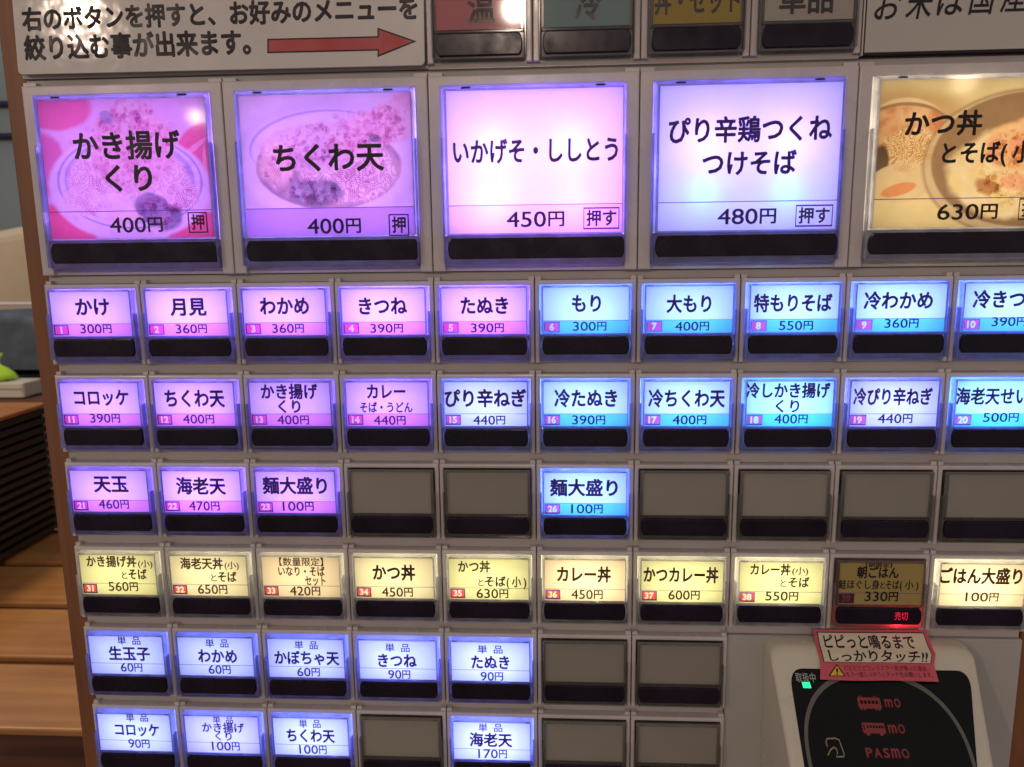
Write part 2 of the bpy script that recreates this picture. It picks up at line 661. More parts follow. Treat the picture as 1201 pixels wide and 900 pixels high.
def outline_loops(vs, fs):
    """boundary loops of a filled outline"""
    cnt = {}
    for f in fs:
        for i in range(len(f)):
            e = (f[i], f[(i + 1) % len(f)])
            cnt[e] = cnt.get(e, 0) + 1
    nxt = {a: b for (a, b) in cnt if (b, a) not in cnt}
    loops = []
    while nxt:
        a0, b = nxt.popitem()
        lp = [a0]
        while b != a0 and b in nxt:
            lp.append(b)
            b = nxt.pop(b)
        if len(lp) > 2:
            loops.append(lp)
    return loops


def weld(vs, fs):
    """merge coincident vertices so boundaries are true outlines"""
    idx, nv, mp = {}, [], []
    for v in vs:
        k = (round(v[0], 4), round(v[1], 4))
        if k not in idx:
            idx[k] = len(nv)
            nv.append(v)
        mp.append(idx[k])
    nf = []
    for f in fs:
        g = tuple(mp[i] for i in f)
        if len(set(g)) == len(g):
            nf.append(g)
    return nv, nf


def number_plate(num, x0, x1, z0, z1, y):
    """tag mesh with the digits cut out, and a digits mesh that fills the cut-outs"""
    vs, fs = weld(*glyph_mesh(num, 0.0))
    for lp in outline_loops(vs, fs):        # heavier digits: every outline moved outwards
        for i, q in zip(lp, inset([vs[i] for i in lp], -0.045)):
            vs[i] = q
    ax, bx = min(v[0] for v in vs), max(v[0] for v in vs)
    az, bz = min(v[1] for v in vs), max(v[1] for v in vs)
    h = (z1 - z0) * 0.68
    s = h / (bz - az)
    wd = (bx - ax) * s
    cx, cz = (x0 + x1) / 2, (z0 + z1) / 2
    P = [(cx - wd / 2 + (a - ax) * s, cz - h / 2 + (b - az) * s) for a, b in vs]
    dig = MB()
    dig.add([(a, y, b) for a, b in P], fs)
    tg = MB()
    e = 0.013
    rect = [(x0 + e, z0 + e), (x1 - e, z0 + e), (x1 - e, z1 - e), (x0 + e, z1 - e)]
    polys = [[Vector((a, b, 0)) for a, b in rect]] + [[Vector((P[i][0], P[i][1], 0)) for i in lp] for lp in outline_loops(vs, fs)]
    flat = [(p.x, y, p.y) for q in polys for p in q]
    tg.add(flat, [tuple(t) for t in tessellate_polygon(polys)])
    tg.mat(1)
    framed(tg, (x0, x1, z0, z1), (x0 + e, x1 - e, z0 + e, z1 - e), y - 0.002, y)
    return tg.mesh('number_tag'), dig.mesh('tag_digits')


# ------------------------------------------------------------------ setting behind and around the machine
fl = MB()
fl.box(-6, 6, -4, 6, -0.05, 0)
tag(obj('floor', fl.mesh('floor', 1), plastic('floor_tiles', (0.22, 0.17, 0.13), 0.5, 0.15, 6)), 'brown tiled floor of the noodle shop', kind='structure')
wl = MB()
wl.box(-4, 3, 2.3, 2.4, 0, 2.8)
tag(obj('back_wall', wl.mesh('back_wall', 1), plastic('teal_grey_wall', (0.26, 0.31, 0.32), 0.7, 0.12, 3)), 'grey blue back wall of the kitchen', kind='structure')

# counter of planks beyond the machine
ct = tag(empty('wooden_counter', (-0.6, 0.285, 0)), 'long pale wooden counter of wide planks with a dark brown front', 'counter')
cb = MB()
cb.box(-1.2, 0.7, 0.018, 0.75, 0, 0.895)
cb.box(-1.2, 0.7, -0.008, 0.74, 0.895, 0.9335)
for k in range(5):
    cb.box(-1.2, 0.7, -0.002 + 0.004 * (k % 2), 0.018, 0.55 + k * 0.07, 0.612 + k * 0.07)
obj('counter_body', cb.mesh('counter_body', 1), M['dark_wood'], ct)
pk = MB()
prism(pk, [(-1.2, -0.1025), (0.7, -0.1025), (0.7, 0), (-1.2, 0)], -0.006, 0.0, 0.002, 2)
pk.v = [(a, c + 0.1025, -b) for a, b, c in pk.v]
pk.f = [tuple(reversed(f)) for f in pk.f]
pm = pk.mesh('plank', 1)
for k in range(7):
    o = obj('plank', pm, M['plank'], ct, (random.uniform(-.01, .01), k * 0.1165 - 0.013, 0.934 + random.uniform(0, .0008)))

# slatted dark cabinet standing on the counter
sc = tag(empty('slatted_cabinet', (-0.7, 0.55, 0.94)), 'blackened slatted wooden cabinet with an orange board top on the pale counter', 'cabinet')
b = MB()
b.box(-0.28, 0.188, -0.13, 0.185, 0.003, 0.180)
obj('cabinet_core', b.mesh('cabinet_core', 1), M['slat'], sc)
b = MB()
prism(b, [(-0.29, -0.14), (0.2, -0.14), (0.2, 0.186), (-0.29, 0.186)], 0, 0.005, 0.002, 2)
b.v = [(a, c, 0.188 - bb) for a, bb, c in b.v]
obj('board_top', b.mesh('board_top', 1), M['orange_wood'], sc)
b = MB()
prism(b, [(-0.135, -0.0036), (0.192, -0.0036), (0.192, 0.0036), (-0.135, 0.0036)], 0, 0.011, 0.002, 2)
b.v = [(-bb, a, c) for a, bb, c in b.v]
sm = b.mesh('slat', 1)
for k in range(15):
    obj('slat', sm, M['slat'], sc, (0.2 + random.uniform(-.0006, .0006), 0, 0.012 + k * 0.0118))

# back counter, things on it
bc = MB()
bc.box(-2.2, 0.6, 1.02, 1.75, 0, 1.045)
bc.box(-2.2, 0.6, 0.985, 1.76, 1.045, 1.0795)
tag(obj('back_counter', bc.mesh('back_counter', 1), M['dark_wood']), 'dark wooden back counter behind the slatted cabinet', 'counter')
wb = tag(empty('white_carton', (-0.775, 1.03, 1.08)), 'small white carton on the dark back counter', 'carton')
b = MB()
prism(b, roundrect(-0.06, 0.05, -0.028, 0.028, 0.006), 0, 0.025, 0.002, 2)
b.v = [(a, c, 0.0275 - bb) for a, bb, c in b.v]
obj('carton_body', b.mesh('carton_body', 1), plastic('white_card', (0.55, 0.53, 0.48), 0.6, 0.05, 20), wb)
b = MB()
b.box(-0.058, 0.048, -0.0292, -0.0282, 0.017, 0.0175)
obj('lid_seam', b.mesh('lid_seam', 1), M['dark_wood'], wb)

gb = MB()
rg = []
rnd = random.Random(7)
prof = [(0.0, 0.001), (0.030, 0.0), (0.040, 0.006), (0.038, 0.016), (0.026, 0.026), (0.012, 0.034), (0.010, 0.040), (0.018, 0.050), (0.022, 0.056), (0.012, 0.058), (0.0, 0.052)]
for r_, z_ in reversed(prof):
    rg.append([((r_ * (1 + .18 * math.sin(5 * a + z_ * 60) + .07 * rnd.uniform(-1, 1))) * math.cos(a), r_ * 0.7 * (1 + .15 * math.cos(4 * a)) * math.sin(a), z_) for a in [k / 18 * math.tau for k in range(18)]])
gb.rings(rg, False, False)
gm = gb.mesh('plastic_bag', 0.85)
for p_ in gm.polygons:
    p_.use_smooth = True
tag(obj('plastic_bag', gm, plastic('lime_plastic', (0.42, 0.75, 0.04), 0.25, 0.15, 40, coat=0.5), None, (-0.792, 1.03, 1.1078)), 'knotted lime green plastic bag on top of the white carton', 'bag')

b = MB()
path = [(-0.05, 0.06), (-0.03, 0.052), (-0.005, 0.036), (0.02, 0.014), (0.032, 0.0)]
rg = []
for x_, z_ in path:
    rg.append([(x_ - 0.7 + 0.0035 * math.cos(a) * .6, 1.1 + 0.0035 * math.sin(a), 1.084 + z_ + 0.0035 * math.cos(a)) for a in [k / 8 * math.tau for k in range(8)]])
b.rings(rg, False)
tag(obj('leather_strap', b.mesh('leather_strap', 1), plastic('tan_strap', (0.35, 0.18, 0.10), 0.5, 0.1, 60)), 'thin tan strap slanting down behind the lime bag', 'strap')

b = MB()
pr = [(-0.16, 0), (0.07, 0), (0.075, 0.05), (0.05, 0.10), (0.02, 0.12), (-0.03, 0.135), (-0.16, 0.13)]
prism(b, round_poly(pr, 0.008), 0, 0.12, 0.02, 4)
tag(obj('folded_cloth', b.mesh('folded_cloth', 1), plastic('blue_grey_cloth', (0.075, 0.10, 0.14), 0.9, 0.35, 25), None, (-0.84, 1.2, 1.0802)), 'dark blue grey bundle of cloth on the back counter', 'cloth')

b = MB()
pr = [(-0.9, 0), (0.3, 0), (0.3, 0.33), (-0.02, 0.315), (-0.20, 0.285), (-0.9, 0.2)]
prism(b, round_poly(pr, 0.03), 0, 0.1, 0.03, 4)
tag(obj('cream_screen', b.mesh('cream_screen', 1), plastic('cream_panel', (0.52, 0.44, 0.32), 0.6, 0.12, 8), None, (-0.93, 1.42, 1.0805)), 'cream screen with a rounded upper edge on the back counter', 'screen')

rl = tag(empty('metal_rail', (-0.9, 1.25, 1.08)), 'thin bright steel rail in front of the cream screen', 'rail')
def tube(x0, x1, y_, z_, r_, vertical=False):
    b_ = MB()
    ring = lambda t: [((t, y_ + r_ * math.cos(a), z_ + r_ * math.sin(a)) if not vertical else (z_ + r_ * math.cos(a), y_ + r_ * math.sin(a), t)) for a in [k / 12 * math.tau for k in range(12)]]
    b_.rings([ring(x0), ring(x1)], False)
    return b_
STEEL = plastic('brushed_steel', (0.62, 0.62, 0.66), 0.25, 0.05, 50)
obj('rail_bar', tube(-0.6, 0.5, 0, 0.148, 0.0035).mesh('rail_bar', 1), STEEL, rl)
for px in (-0.55, 0.45):
    obj('rail_leg', tube(0.0, 0.148, 0, px, 0.003, True).mesh('rail_leg', 1), STEEL, rl)
for z_, l_ in ((1.80, 'upper dark cable running along the grey blue wall'), (1.70, 'lower dark cable running along the grey blue wall')):
    tb = tube(-3.0, 0.6, 2.285, z_, 0.010)
    tag(obj('wall_cable', tb.mesh('wall_cable', 1), M['slot']), l_, 'cable', 'cables on the kitchen wall')

# ------------------------------------------------------------------ the machine
X0, X1 = 0.0, 10.0
mach = tag(empty('ticket_machine', (0.2, 0.0, 0.0)), 'pale meal ticket vending machine with rows of backlit menu buttons between wooden posts', 'ticket machine')
MO = Vector((-0.2, 0.0, Z0))      # from the machine's base to the panel origin, in metres


def at(x, z, y=0.0):
    return (MO.x + x * U, MO.y + y * U, MO.z + z * U)


rowtop = {0: BIGTOP, 1: 2 * ROWP, 2: ROWP, 3: 0.0, 4: -ROWP, 5: -2 * ROWP, 6: -3 * ROWP}
HS = 0.823      # height of a small module
HB = 1.836      # height of a large module

cab = MB()
cab.box(0.0, 10.0, 0.9, 6.2, -16, 8.5)
obj('cabinet', cab.mesh('cabinet'), M['plate'], mach, at(0, 0))

fp = MB()
YB = 0.10
strips = [(rowtop[0] + 0.006, 3.866, 0, 10), (rowtop[1] + 0.003, rowtop[0] - HB - 0.006, 0, 10)]
for r in range(1, 6):
    strips.append((rowtop[r + 1] + 0.003, rowtop[r] - HS - 0.006, 0, 10 if r + 1 <= 4 else 7))
for z0, z1, a, b_ in strips:
    fp.box(a + 0.004, b_ - 0.004, YB, 0.5, z0, z1)
fp.box(0.004, 6.996, YB, 0.5, -4.6, rowtop[6] - HS - 0.006)
fp.box(7.004, 9.996, YB, 0.5, -1.868, rowtop[4] - HS - 0.006)
obj('channel_strip', fp.mesh('channel_strip'), M['panel'], mach, at(0, 0))
fp = MB()
prism(fp, roundrect(7.006, 10.02, -4.6, -1.874, 0.02), 0.06, 0.5, 0.012, 3)
obj('lower_plate', fp.mesh('lower_plate'), M['plate'], mach, at(0, 0))
fp = MB()
fp.box(0.0, 8.0, 0.05, 0.5, 3.872, 3.905)
obj('upper_ledge', fp.mesh('upper_ledge'), M['panel'], mach, at(0, 0))

for x0, x1, lb in ((-0.235, -0.003, 'reddish brown wooden post along the left edge of the ticket machine'), (10.033, 10.5, 'reddish brown wooden post along the right edge of the ticket machine')):
    b = MB()
    prism(b, [(x0 - (x0 + x1) / 2, 0), (x1 - (x0 + x1) / 2, 0), (x1 - (x0 + x1) / 2, 46), (x0 - (x0 + x1) / 2, 46)], 0.115, 6.2, 0.02, 2)
    o = obj('wooden_post', b.mesh('wooden_post'), M['post'], None, (U * (x0 + x1) / 2, 0, 0))
    tag(o, lb, 'post', 'wooden posts beside the machine')


def bezel_mesh(wd, ht, leg, top, sill, lz, depth=0.55):
    """moulded surround of one button: an inverted U standing proud of the panel, a recessed sill and the white light box behind"""
    mb = MB()
    g = 0.004
    U_ = [(g, 0), (g, -ht), (leg, -ht), (leg, -top), (wd - leg, -top), (wd - leg, -ht), (wd - g, -ht), (wd - g, 0)]
    prism(mb, U_, 0.0, 0.13, 0.016, 3)
    mb.box(g + .003, leg + .012, 0.035, YB, -0.001, 0.034)
    mb.box(wd - leg - .012, wd - g - .003, 0.035, YB, -0.001, 0.034)
    # sloped sill
    z0, z1 = -ht + 0.002, -ht + sill
    mb.add([(leg, 0.045, z0), (wd - leg, 0.045, z0), (wd - leg, 0.10, z1), (leg, 0.10, z1), (leg, 0.2, z0), (wd - leg, 0.2, z0)],
           [(0, 1, 2, 3), (4, 5, 1, 0)])
    # reflector tub
    mb.mat(1)
    x0, x1, a, b_ = leg, wd - leg, -ht + sill, -top
    f, d = 0.13, depth
    mb.add([(x0, f, a), (x1, f, a), (x1, f, b_), (x0, f, b_), (x0, d, a), (x1, d, a), (x1, d, b_), (x0, d, b_)],
           [(0, 1, 5, 4), (1, 2, 6, 5), (2, 3, 7, 6), (3, 0, 4, 7), (4, 5, 6, 7)])
    # unseen divider added to keep LED light off the lower tray
    zz = lz[2] - 0.018
    mb.add([(x0, 0.085, zz), (x1, 0.085, zz), (x1, d, zz), (x0, d, zz), (x0, 0.085, zz - 0.02), (x1, 0.085, zz - 0.02), (x1, d, zz - 0.02), (x0, d, zz - 0.02)],
           [(0, 1, 2, 3), (4, 7, 6, 5), (0, 4, 5, 1)])
    return mb.mesh('bezel')


def cap_mesh(wd, ht, m_, top, lab, bar, bot, big):
    """clear cap: a rim round the menu card, a lower tray behind the indicator bar and two side flanges"""
    mb = MB()
    x0, x1, z1, z0 = m_, wd - m_, -top, -bot
    framed(mb, (x0, x1, lab[2] - 0.012, z1), lab, -0.055, 0.05, 0.012)
    # thin step inside the rim, in front of the card's edge
    e = 0.016 if not big else 0.022
    framed(mb, (x0 + e, x1 - e, lab[2] - 0.006, z1 - e), (lab[0] + .001, lab[1] - .001, lab[2] + .001, lab[3] - .001), -0.061, -0.056, 0.003)
    # lower tray
    mb.mat(2)
    prism(mb, roundrect(x0, x1, z0, lab[2] - 0.014, 0.025), -0.030, 0.05, 0.012, 2)
    mb.mat(0)
    mb.box(x0 + .02, x1 - .02, -0.062, -0.031, lab[2] - 0.022, lab[2] - 0.010)
    mb.box(x0 + .012, x1 - .012, -0.055, -0.031, z0 + 0.006, z0 + 0.018)
    # side flanges of the lower half
    zf = (lab[2] + lab[3]) / 2 if not big else lab[3] - 0.42
    for a, b_ in ((x0 - 0.013, x0 - 0.001), (x1 + 0.001, x1 + 0.013)):
        mb.box(a, b_, -0.075, -0.004, z0 + 0.02, zf)
    mb.mat(1)
    for cx in ((0.37, wd - 0.37) if big else ()):
        mb.box(cx - 0.045, cx + 0.045, -0.0575, -0.054, z1 - 0.026, z1 - 0.010)
    mb.mat(0)
    for cx in ((0.37, wd - 0.37) if big else (0.12, wd - 0.12)):
        mb.box(cx - 0.03, cx + 0.03, -0.064, -0.0562, z1 - 0.012, z1 - 0.004)
    return mb.mesh('menu_button')


def bar_mesh(x0, x1, z0, z1):
    """black indicator window with bulging ends"""
    mb = MB()
    pts = []
    n = 8
    r = (z1 - z0)
    for k in range(n + 1):
        t = -1 + 2 * k / n
        pts.append((x1 - 0.15 * r * (abs(t) ** 3.0), z0 + (z1 - z0) * k / n))
    for k in range(n + 1):
        t = 1 - 2 * k / n
        pts.append((x0 + 0.15 * r * (abs(t) ** 3.0), z1 - (z1 - z0) * k / n))
    prism(mb, pts, -0.066, -0.031, 0.010, 3)
    return mb.mesh('indicator_bar')


LAB_S = (0.083, 0.917, -0.523, -0.066)
LAB_B = (0.180, 1.850, -1.472, -0.150)
BEZ_S = bezel_mesh(1.0, HS, 0.048, 0.047, 0.03, LAB_S)
BEZ_B = bezel_mesh(2.0, HB, 0.125, 0.100, 0.06, LAB_B, 0.8)
CAP_S = cap_mesh(1.0, HS, 0.056, 0.052, LAB_S, None, 0.785, False)
CAP_B = cap_mesh(2.0, HB, 0.135, 0.108, LAB_B, None, 1.776, True)
BAR_S = bar_mesh(0.075, 0.925, -0.732, -0.552)
BAR_B = bar_mesh(0.162, 1.872, -1.715, -1.515)


def rect_mesh(name, q, y):
    mb = MB()
    mb.quad(q[0], q[1], q[2], q[3], y)
    return mb.mesh(name)


YC = -0.045          # menu cards
SPL = -0.397         # top of the price strip
TAGX = (0.090, 0.247)
CARD_TOP = rect_mesh('menu_card', (LAB_S[0], LAB_S[1], SPL, LAB_S[3]), YC)
CARD_FULL = rect_mesh('menu_card', LAB_S, YC)
STRIP_NUM = rect_mesh('price_strip', (TAGX[1], LAB_S[1], LAB_S[2], SPL), YC)
STRIP_ALL = rect_mesh('price_strip', (LAB_S[0], LAB_S[1], LAB_S[2], SPL), YC)
STRIP_MARGIN = [(LAB_S[0], TAGX[0], LAB_S[2], SPL), (TAGX[0], TAGX[1], LAB_S[2], -0.512), (TAGX[0], TAGX[1], -0.405, SPL)]
mbn = MB()
mbn.quad(TAGX[1], LAB_S[1], LAB_S[2], SPL, YC)
for q in STRIP_MARGIN:
    mbn.quad(q[0], q[1], q[2], q[3], YC)
STRIP_NUM = mbn.mesh('price_strip')
BLANK_S = rect_mesh('blank_insert', (0.058, 0.942, -0.530, -0.054), -0.025)


def led(parent_loc, x, z, col, power, y=0.40, r=0.05):
    lamp('button_led', (0.2 + parent_loc[0] + x * U, parent_loc[1] + y * U, parent_loc[2] + z * U), power, col, r * U)


EN = {}
POWER = 0.56
TEXTS = {
 (1, 0): [('かけ', 0.343, 0.699, -0.226, 0.172), ('P300円', 0.37, 0.699, -0.447, 0.091)],
 (1, 1): [('月見', 0.329, 0.703, -0.234, 0.171), ('P360円', 0.368, 0.692, -0.453, 0.091)],
 (1, 2): [('わかめ', 0.251, 0.752, -0.233, 0.17), ('P360円', 0.363, 0.688, -0.455, 0.09)],
 (1, 3): [('きつね', 0.255, 0.74, -0.241, 0.168), ('P390円', 0.361, 0.691, -0.46, 0.089)],
 (1, 4): [('たぬき', 0.271, 0.742, -0.245, 0.167), ('P390円', 0.368, 0.697, -0.462, 0.089)],
 (1, 5): [('もり', 0.365, 0.649, -0.232, 0.166), ('P300円', 0.376, 0.704, -0.453, 0.088)],
 (1, 6): [('大もり', 0.282, 0.712, -0.244, 0.165), ('P400円', 0.369, 0.697, -0.459, 0.087)],
 (1, 7): [('特もりそば', 0.116, 0.856, -0.244, 0.164), ('P550円', 0.364, 0.687, -0.458, 0.087)],
 (1, 8): [('冷わかめ', 0.152, 0.795, -0.228, 0.162), ('P360円', 0.359, 0.677, -0.444, 0.086)],
 (1, 9): [('冷きつね', 0.163, 0.818, -0.224, 0.161), ('P390円', 0.354, 0.675, -0.434, 0.085)],
 (2, 0): [('コロッケ', 0.223, 0.806, -0.227, 0.166), ('P390円', 0.372, 0.693, -0.443, 0.095)],
 (2, 1): [('ちくわ天', 0.188, 0.818, -0.237, 0.178), ('P400円', 0.363, 0.693, -0.452, 0.094)],
 (2, 2): [('かき揚げ', 0.202, 0.79, -0.167, 0.15), ('くり', 0.374, 0.605, -0.322, 0.133), ('P400円', 0.355, 0.684, -0.46, 0.094)],
 (2, 3): [('カレー', 0.297, 0.691, -0.169, 0.149), ('そば・うどん', 0.219, 0.757, -0.331, 0.106), ('P440円', 0.355, 0.683, -0.464, 0.093)],
 (2, 4): [('ぴり辛ねぎ', 0.087, 0.911, -0.24, 0.174), ('P440円', 0.371, 0.696, -0.462, 0.092)],
 (2, 5): [('冷たぬき', 0.19, 0.816, -0.241, 0.173), ('P390円', 0.368, 0.699, -0.459, 0.092)],
 (2, 6): [('冷ちくわ天', 0.122, 0.874, -0.243, 0.172), ('P400円', 0.364, 0.699, -0.458, 0.091)],
 (2, 7): [('冷しかき揚げ', 0.074, 0.886, -0.165, 0.144), ('くり', 0.367, 0.597, -0.321, 0.128), ('P400円', 0.36, 0.684, -0.449, 0.09)],
 (2, 8): [('冷ぴり辛ねぎ', 0.111, 0.862, -0.228, 0.161), ('P440円', 0.357, 0.689, -0.445, 0.09)],
 (2, 9): [('海老天せいろ', 0.084, 0.896, -0.225, 0.159), ('P500円', 0.356, 0.691, -0.432, 0.089)],
 (3, 0): [('天玉', 0.331, 0.707, -0.22, 0.177), ('P460円', 0.365, 0.695, -0.44, 0.099)],
 (3, 1): [('海老天', 0.226, 0.757, -0.238, 0.176), ('P470円', 0.346, 0.676, -0.452, 0.098)],
 (3, 2): [('麺大盛り', 0.15, 0.835, -0.228, 0.175), ('P100円', 0.351, 0.681, -0.449, 0.098)],
 (3, 5): [('麺大盛り', 0.142, 0.832, -0.234, 0.171), ('P100円', 0.359, 0.681, -0.455, 0.096)],
 (4, 0): [('かき揚げ丼', 0.159, 0.712, -0.149, 0.121), ('(小)', 0.728, 0.888, -0.169, 0.082), ('と', 0.536, 0.597, -0.303, 0.088), ('そば', 0.612, 0.815, -0.291, 0.117), ('P560円', 0.377, 0.703, -0.432, 0.103)],
 (4, 1): [('海老天丼', 0.194, 0.661, -0.162, 0.125), ('(小)', 0.677, 0.833, -0.177, 0.082), ('と', 0.52, 0.581, -0.32, 0.087), ('そば', 0.595, 0.8, -0.308, 0.116), ('P650円', 0.364, 0.687, -0.451, 0.102)],
 (4, 2): [('【数量限定】', 0.274, 0.747, -0.13, 0.091), ('いなり・そば', 0.257, 0.759, -0.235, 0.105), ('セット', 0.54, 0.761, -0.339, 0.106), ('P420円', 0.369, 0.698, -0.456, 0.101)],
 (4, 3): [('かつ丼', 0.272, 0.724, -0.239, 0.166), ('P450円', 0.36, 0.692, -0.455, 0.101)],
 (4, 4): [('かつ丼', 0.179, 0.516, -0.161, 0.123), ('と', 0.388, 0.444, -0.335, 0.085), ('そば', 0.458, 0.677, -0.324, 0.114), ('( 小 )', 0.685, 0.893, -0.325, 0.114), ('P630円', 0.367, 0.702, -0.457, 0.1)],
 (4, 5): [('カレー丼', 0.213, 0.77, -0.234, 0.164), ('P450円', 0.361, 0.688, -0.453, 0.099)],
 (4, 6): [('かつカレー丼', 0.106, 0.87, -0.227, 0.163), ('P600円', 0.364, 0.686, -0.446, 0.099)],
 (4, 7): [('カレー丼', 0.191, 0.594, -0.157, 0.12), ('(小)', 0.61, 0.772, -0.167, 0.078), ('と', 0.499, 0.557, -0.303, 0.083), ('そば', 0.578, 0.787, -0.292, 0.111), ('P550円', 0.353, 0.684, -0.443, 0.098)],
 (4, 8): [('【朝限定】', 0.339, 0.6, -0.092, 0.052), ('朝ごはん', 0.259, 0.673, -0.176, 0.119), ('鮭ほぐし身', 0.08, 0.489, -0.307, 0.097), ('と', 0.498, 0.544, -0.313, 0.074), ('そば', 0.552, 0.683, -0.307, 0.097), ('( 小 )', 0.691, 0.876, -0.305, 0.096), ('P330円', 0.352, 0.682, -0.433, 0.102)],
 (4, 9): [('ごはん大盛り', 0.078, 0.883, -0.203, 0.164), ('P100円', 0.347, 0.672, -0.424, 0.096)],
 (5, 0): [('単  品', 0.409, 0.668, -0.099, 0.095), ('生玉子', 0.296, 0.762, -0.27, 0.157), ('P60円', 0.416, 0.66, -0.431, 0.102)],
 (5, 1): [('単  品', 0.395, 0.651, -0.113, 0.095), ('わかめ', 0.3, 0.735, -0.281, 0.156), ('P60円', 0.406, 0.653, -0.437, 0.101)],
 (5, 2): [('単  品', 0.381, 0.635, -0.116, 0.094), ('かぼちゃ天', 0.15, 0.863, -0.282, 0.155), ('P60円', 0.391, 0.642, -0.446, 0.1)],
 (5, 3): [('単  品', 0.372, 0.635, -0.129, 0.094), ('きつね', 0.286, 0.707, -0.295, 0.154), ('P90円', 0.391, 0.632, -0.454, 0.1)],
 (5, 4): [('単  品', 0.366, 0.633, -0.13, 0.093), ('たぬき', 0.295, 0.703, -0.295, 0.153), ('P90円', 0.392, 0.634, -0.455, 0.099)],
 (6, 0): [('単  品', 0.413, 0.666, -0.087, 0.099), ('コロッケ', 0.272, 0.78, -0.254, 0.152), ('P90円', 0.412, 0.655, -0.422, 0.106)],
 (6, 1): [('単  品', 0.404, 0.634, -0.09, 0.088), ('かき揚げ', 0.275, 0.752, -0.203, 0.114), ('くり', 0.416, 0.605, -0.307, 0.104), ('P100円', 0.369, 0.685, -0.427, 0.105)],
 (6, 2): [('単  品', 0.374, 0.616, -0.114, 0.098), ('ちくわ天', 0.227, 0.765, -0.276, 0.155), ('P100円', 0.358, 0.667, -0.442, 0.104)],
 (6, 4): [('単  品', 0.357, 0.617, -0.112, 0.096), ('海老天', 0.256, 0.722, -0.275, 0.158), ('P170円', 0.348, 0.663, -0.439, 0.103)],
 (0, 0): [('かき揚げ', 0.497, 1.572, -0.586, 0.256), ('くり', 0.79, 1.265, -0.896, 0.251), ('P400円', 0.789, 1.327, -1.343, 0.145), ('B押', 1.595, 1.777, -1.327, 0.189)],
 (0, 2): [('ちくわ天', 0.485, 1.565, -0.735, 0.253), ('P400円', 0.781, 1.313, -1.381, 0.143), ('B押', 1.594, 1.78, -1.379, 0.195)],
 (0, 4): [('いかげそ・ししとう', 0.233, 1.798, -0.709, 0.218), ('P450円', 0.737, 1.293, -1.343, 0.144), ('B押す', 1.479, 1.813, -1.342, 0.192)],
 (0, 6): [('ぴり辛鶏つくね', 0.267, 1.767, -0.555, 0.221), ('つけそば', 0.587, 1.456, -0.858, 0.216), ('P480円', 0.744, 1.291, -1.345, 0.142), ('B押す', 1.474, 1.809, -1.347, 0.189)],
 (0, 8): [('かつ丼', 0.417, 1.108, -0.537, 0.21), ('とそば( 小 )', 0.772, 1.682, -0.802, 0.189), ('P630円', 0.769, 1.315, -1.332, 0.14), ('B押す', 1.504, 1.84, -1.314, 0.185)],
 (7, 4): [('温', 0.4, 0.653, 4.372, 0.265)],
 (7, 5): [('冷', 0.389, 0.63, 4.374, 0.263)],
 (7, 6): [('丼・セット', 0.116, 0.881, 4.375, 0.217)],
 (7, 7): [('単品', 0.235, 0.712, 4.362, 0.237)],
}

# ------------------------------------------------------------------ menu buttons
LED_WARM = (0.38, 0.21, 1.0)
LED_COLD = (0.20, 0.36, 1.0)
LED_EXTRA = (0.27, 0.33, 1.0)
LED_SET = (1.0, 0.86, 0.52)


def add_lettering(parent, texts, mats_ink, inkm, y=YC - 0.004, wname=0.036, rule=None, loc=(0, 0, 0)):
    mb = MB()
    for t, x0, x1, zc, h in texts:
        if t[0] == 'P':
            n_ = len(t) - 2          # figures, then the yen character, narrower and set a little apart
            wy = (x1 - x0) * (0.28 if n_ == 3 else 0.37)
            put_text(mb, t[1:-1], x0, x1 - wy - (x1 - x0) * 0.035, zc, h * 1.04, y, 0.014, fit_h=True)
            put_text(mb, t[-1], x1 - wy, x1, zc, h * 1.0, y, 0.024, fit_h=True)
        elif t[0] == 'B':
            put_text(mb, t[1:], x0 + .024, x1 - .024, zc, h * 0.76, y, 0.026)
            a = [(x0, zc - h / 2), (x1, zc - h / 2), (x1, zc + h / 2), (x0, zc + h / 2)]
            ribbon(mb, a, 0.018, y - 0.001, True)
        else:
            put_text(mb, t, x0, x1, zc, h, y, wname if h > 0.13 else 0.030 if h > 0.1 else 0.016)
    o = obj('lettering', mb.mesh('lettering'), inkm, parent, loc)
    if rule:
        q = MB()
        q.quad(rule[0], rule[1], rule[2] - rule[3] / 2, rule[2] + rule[3] / 2, y + 0.002)
        obj('printed_rule', q.mesh('printed_rule'), rule[4], parent, loc)
    return o


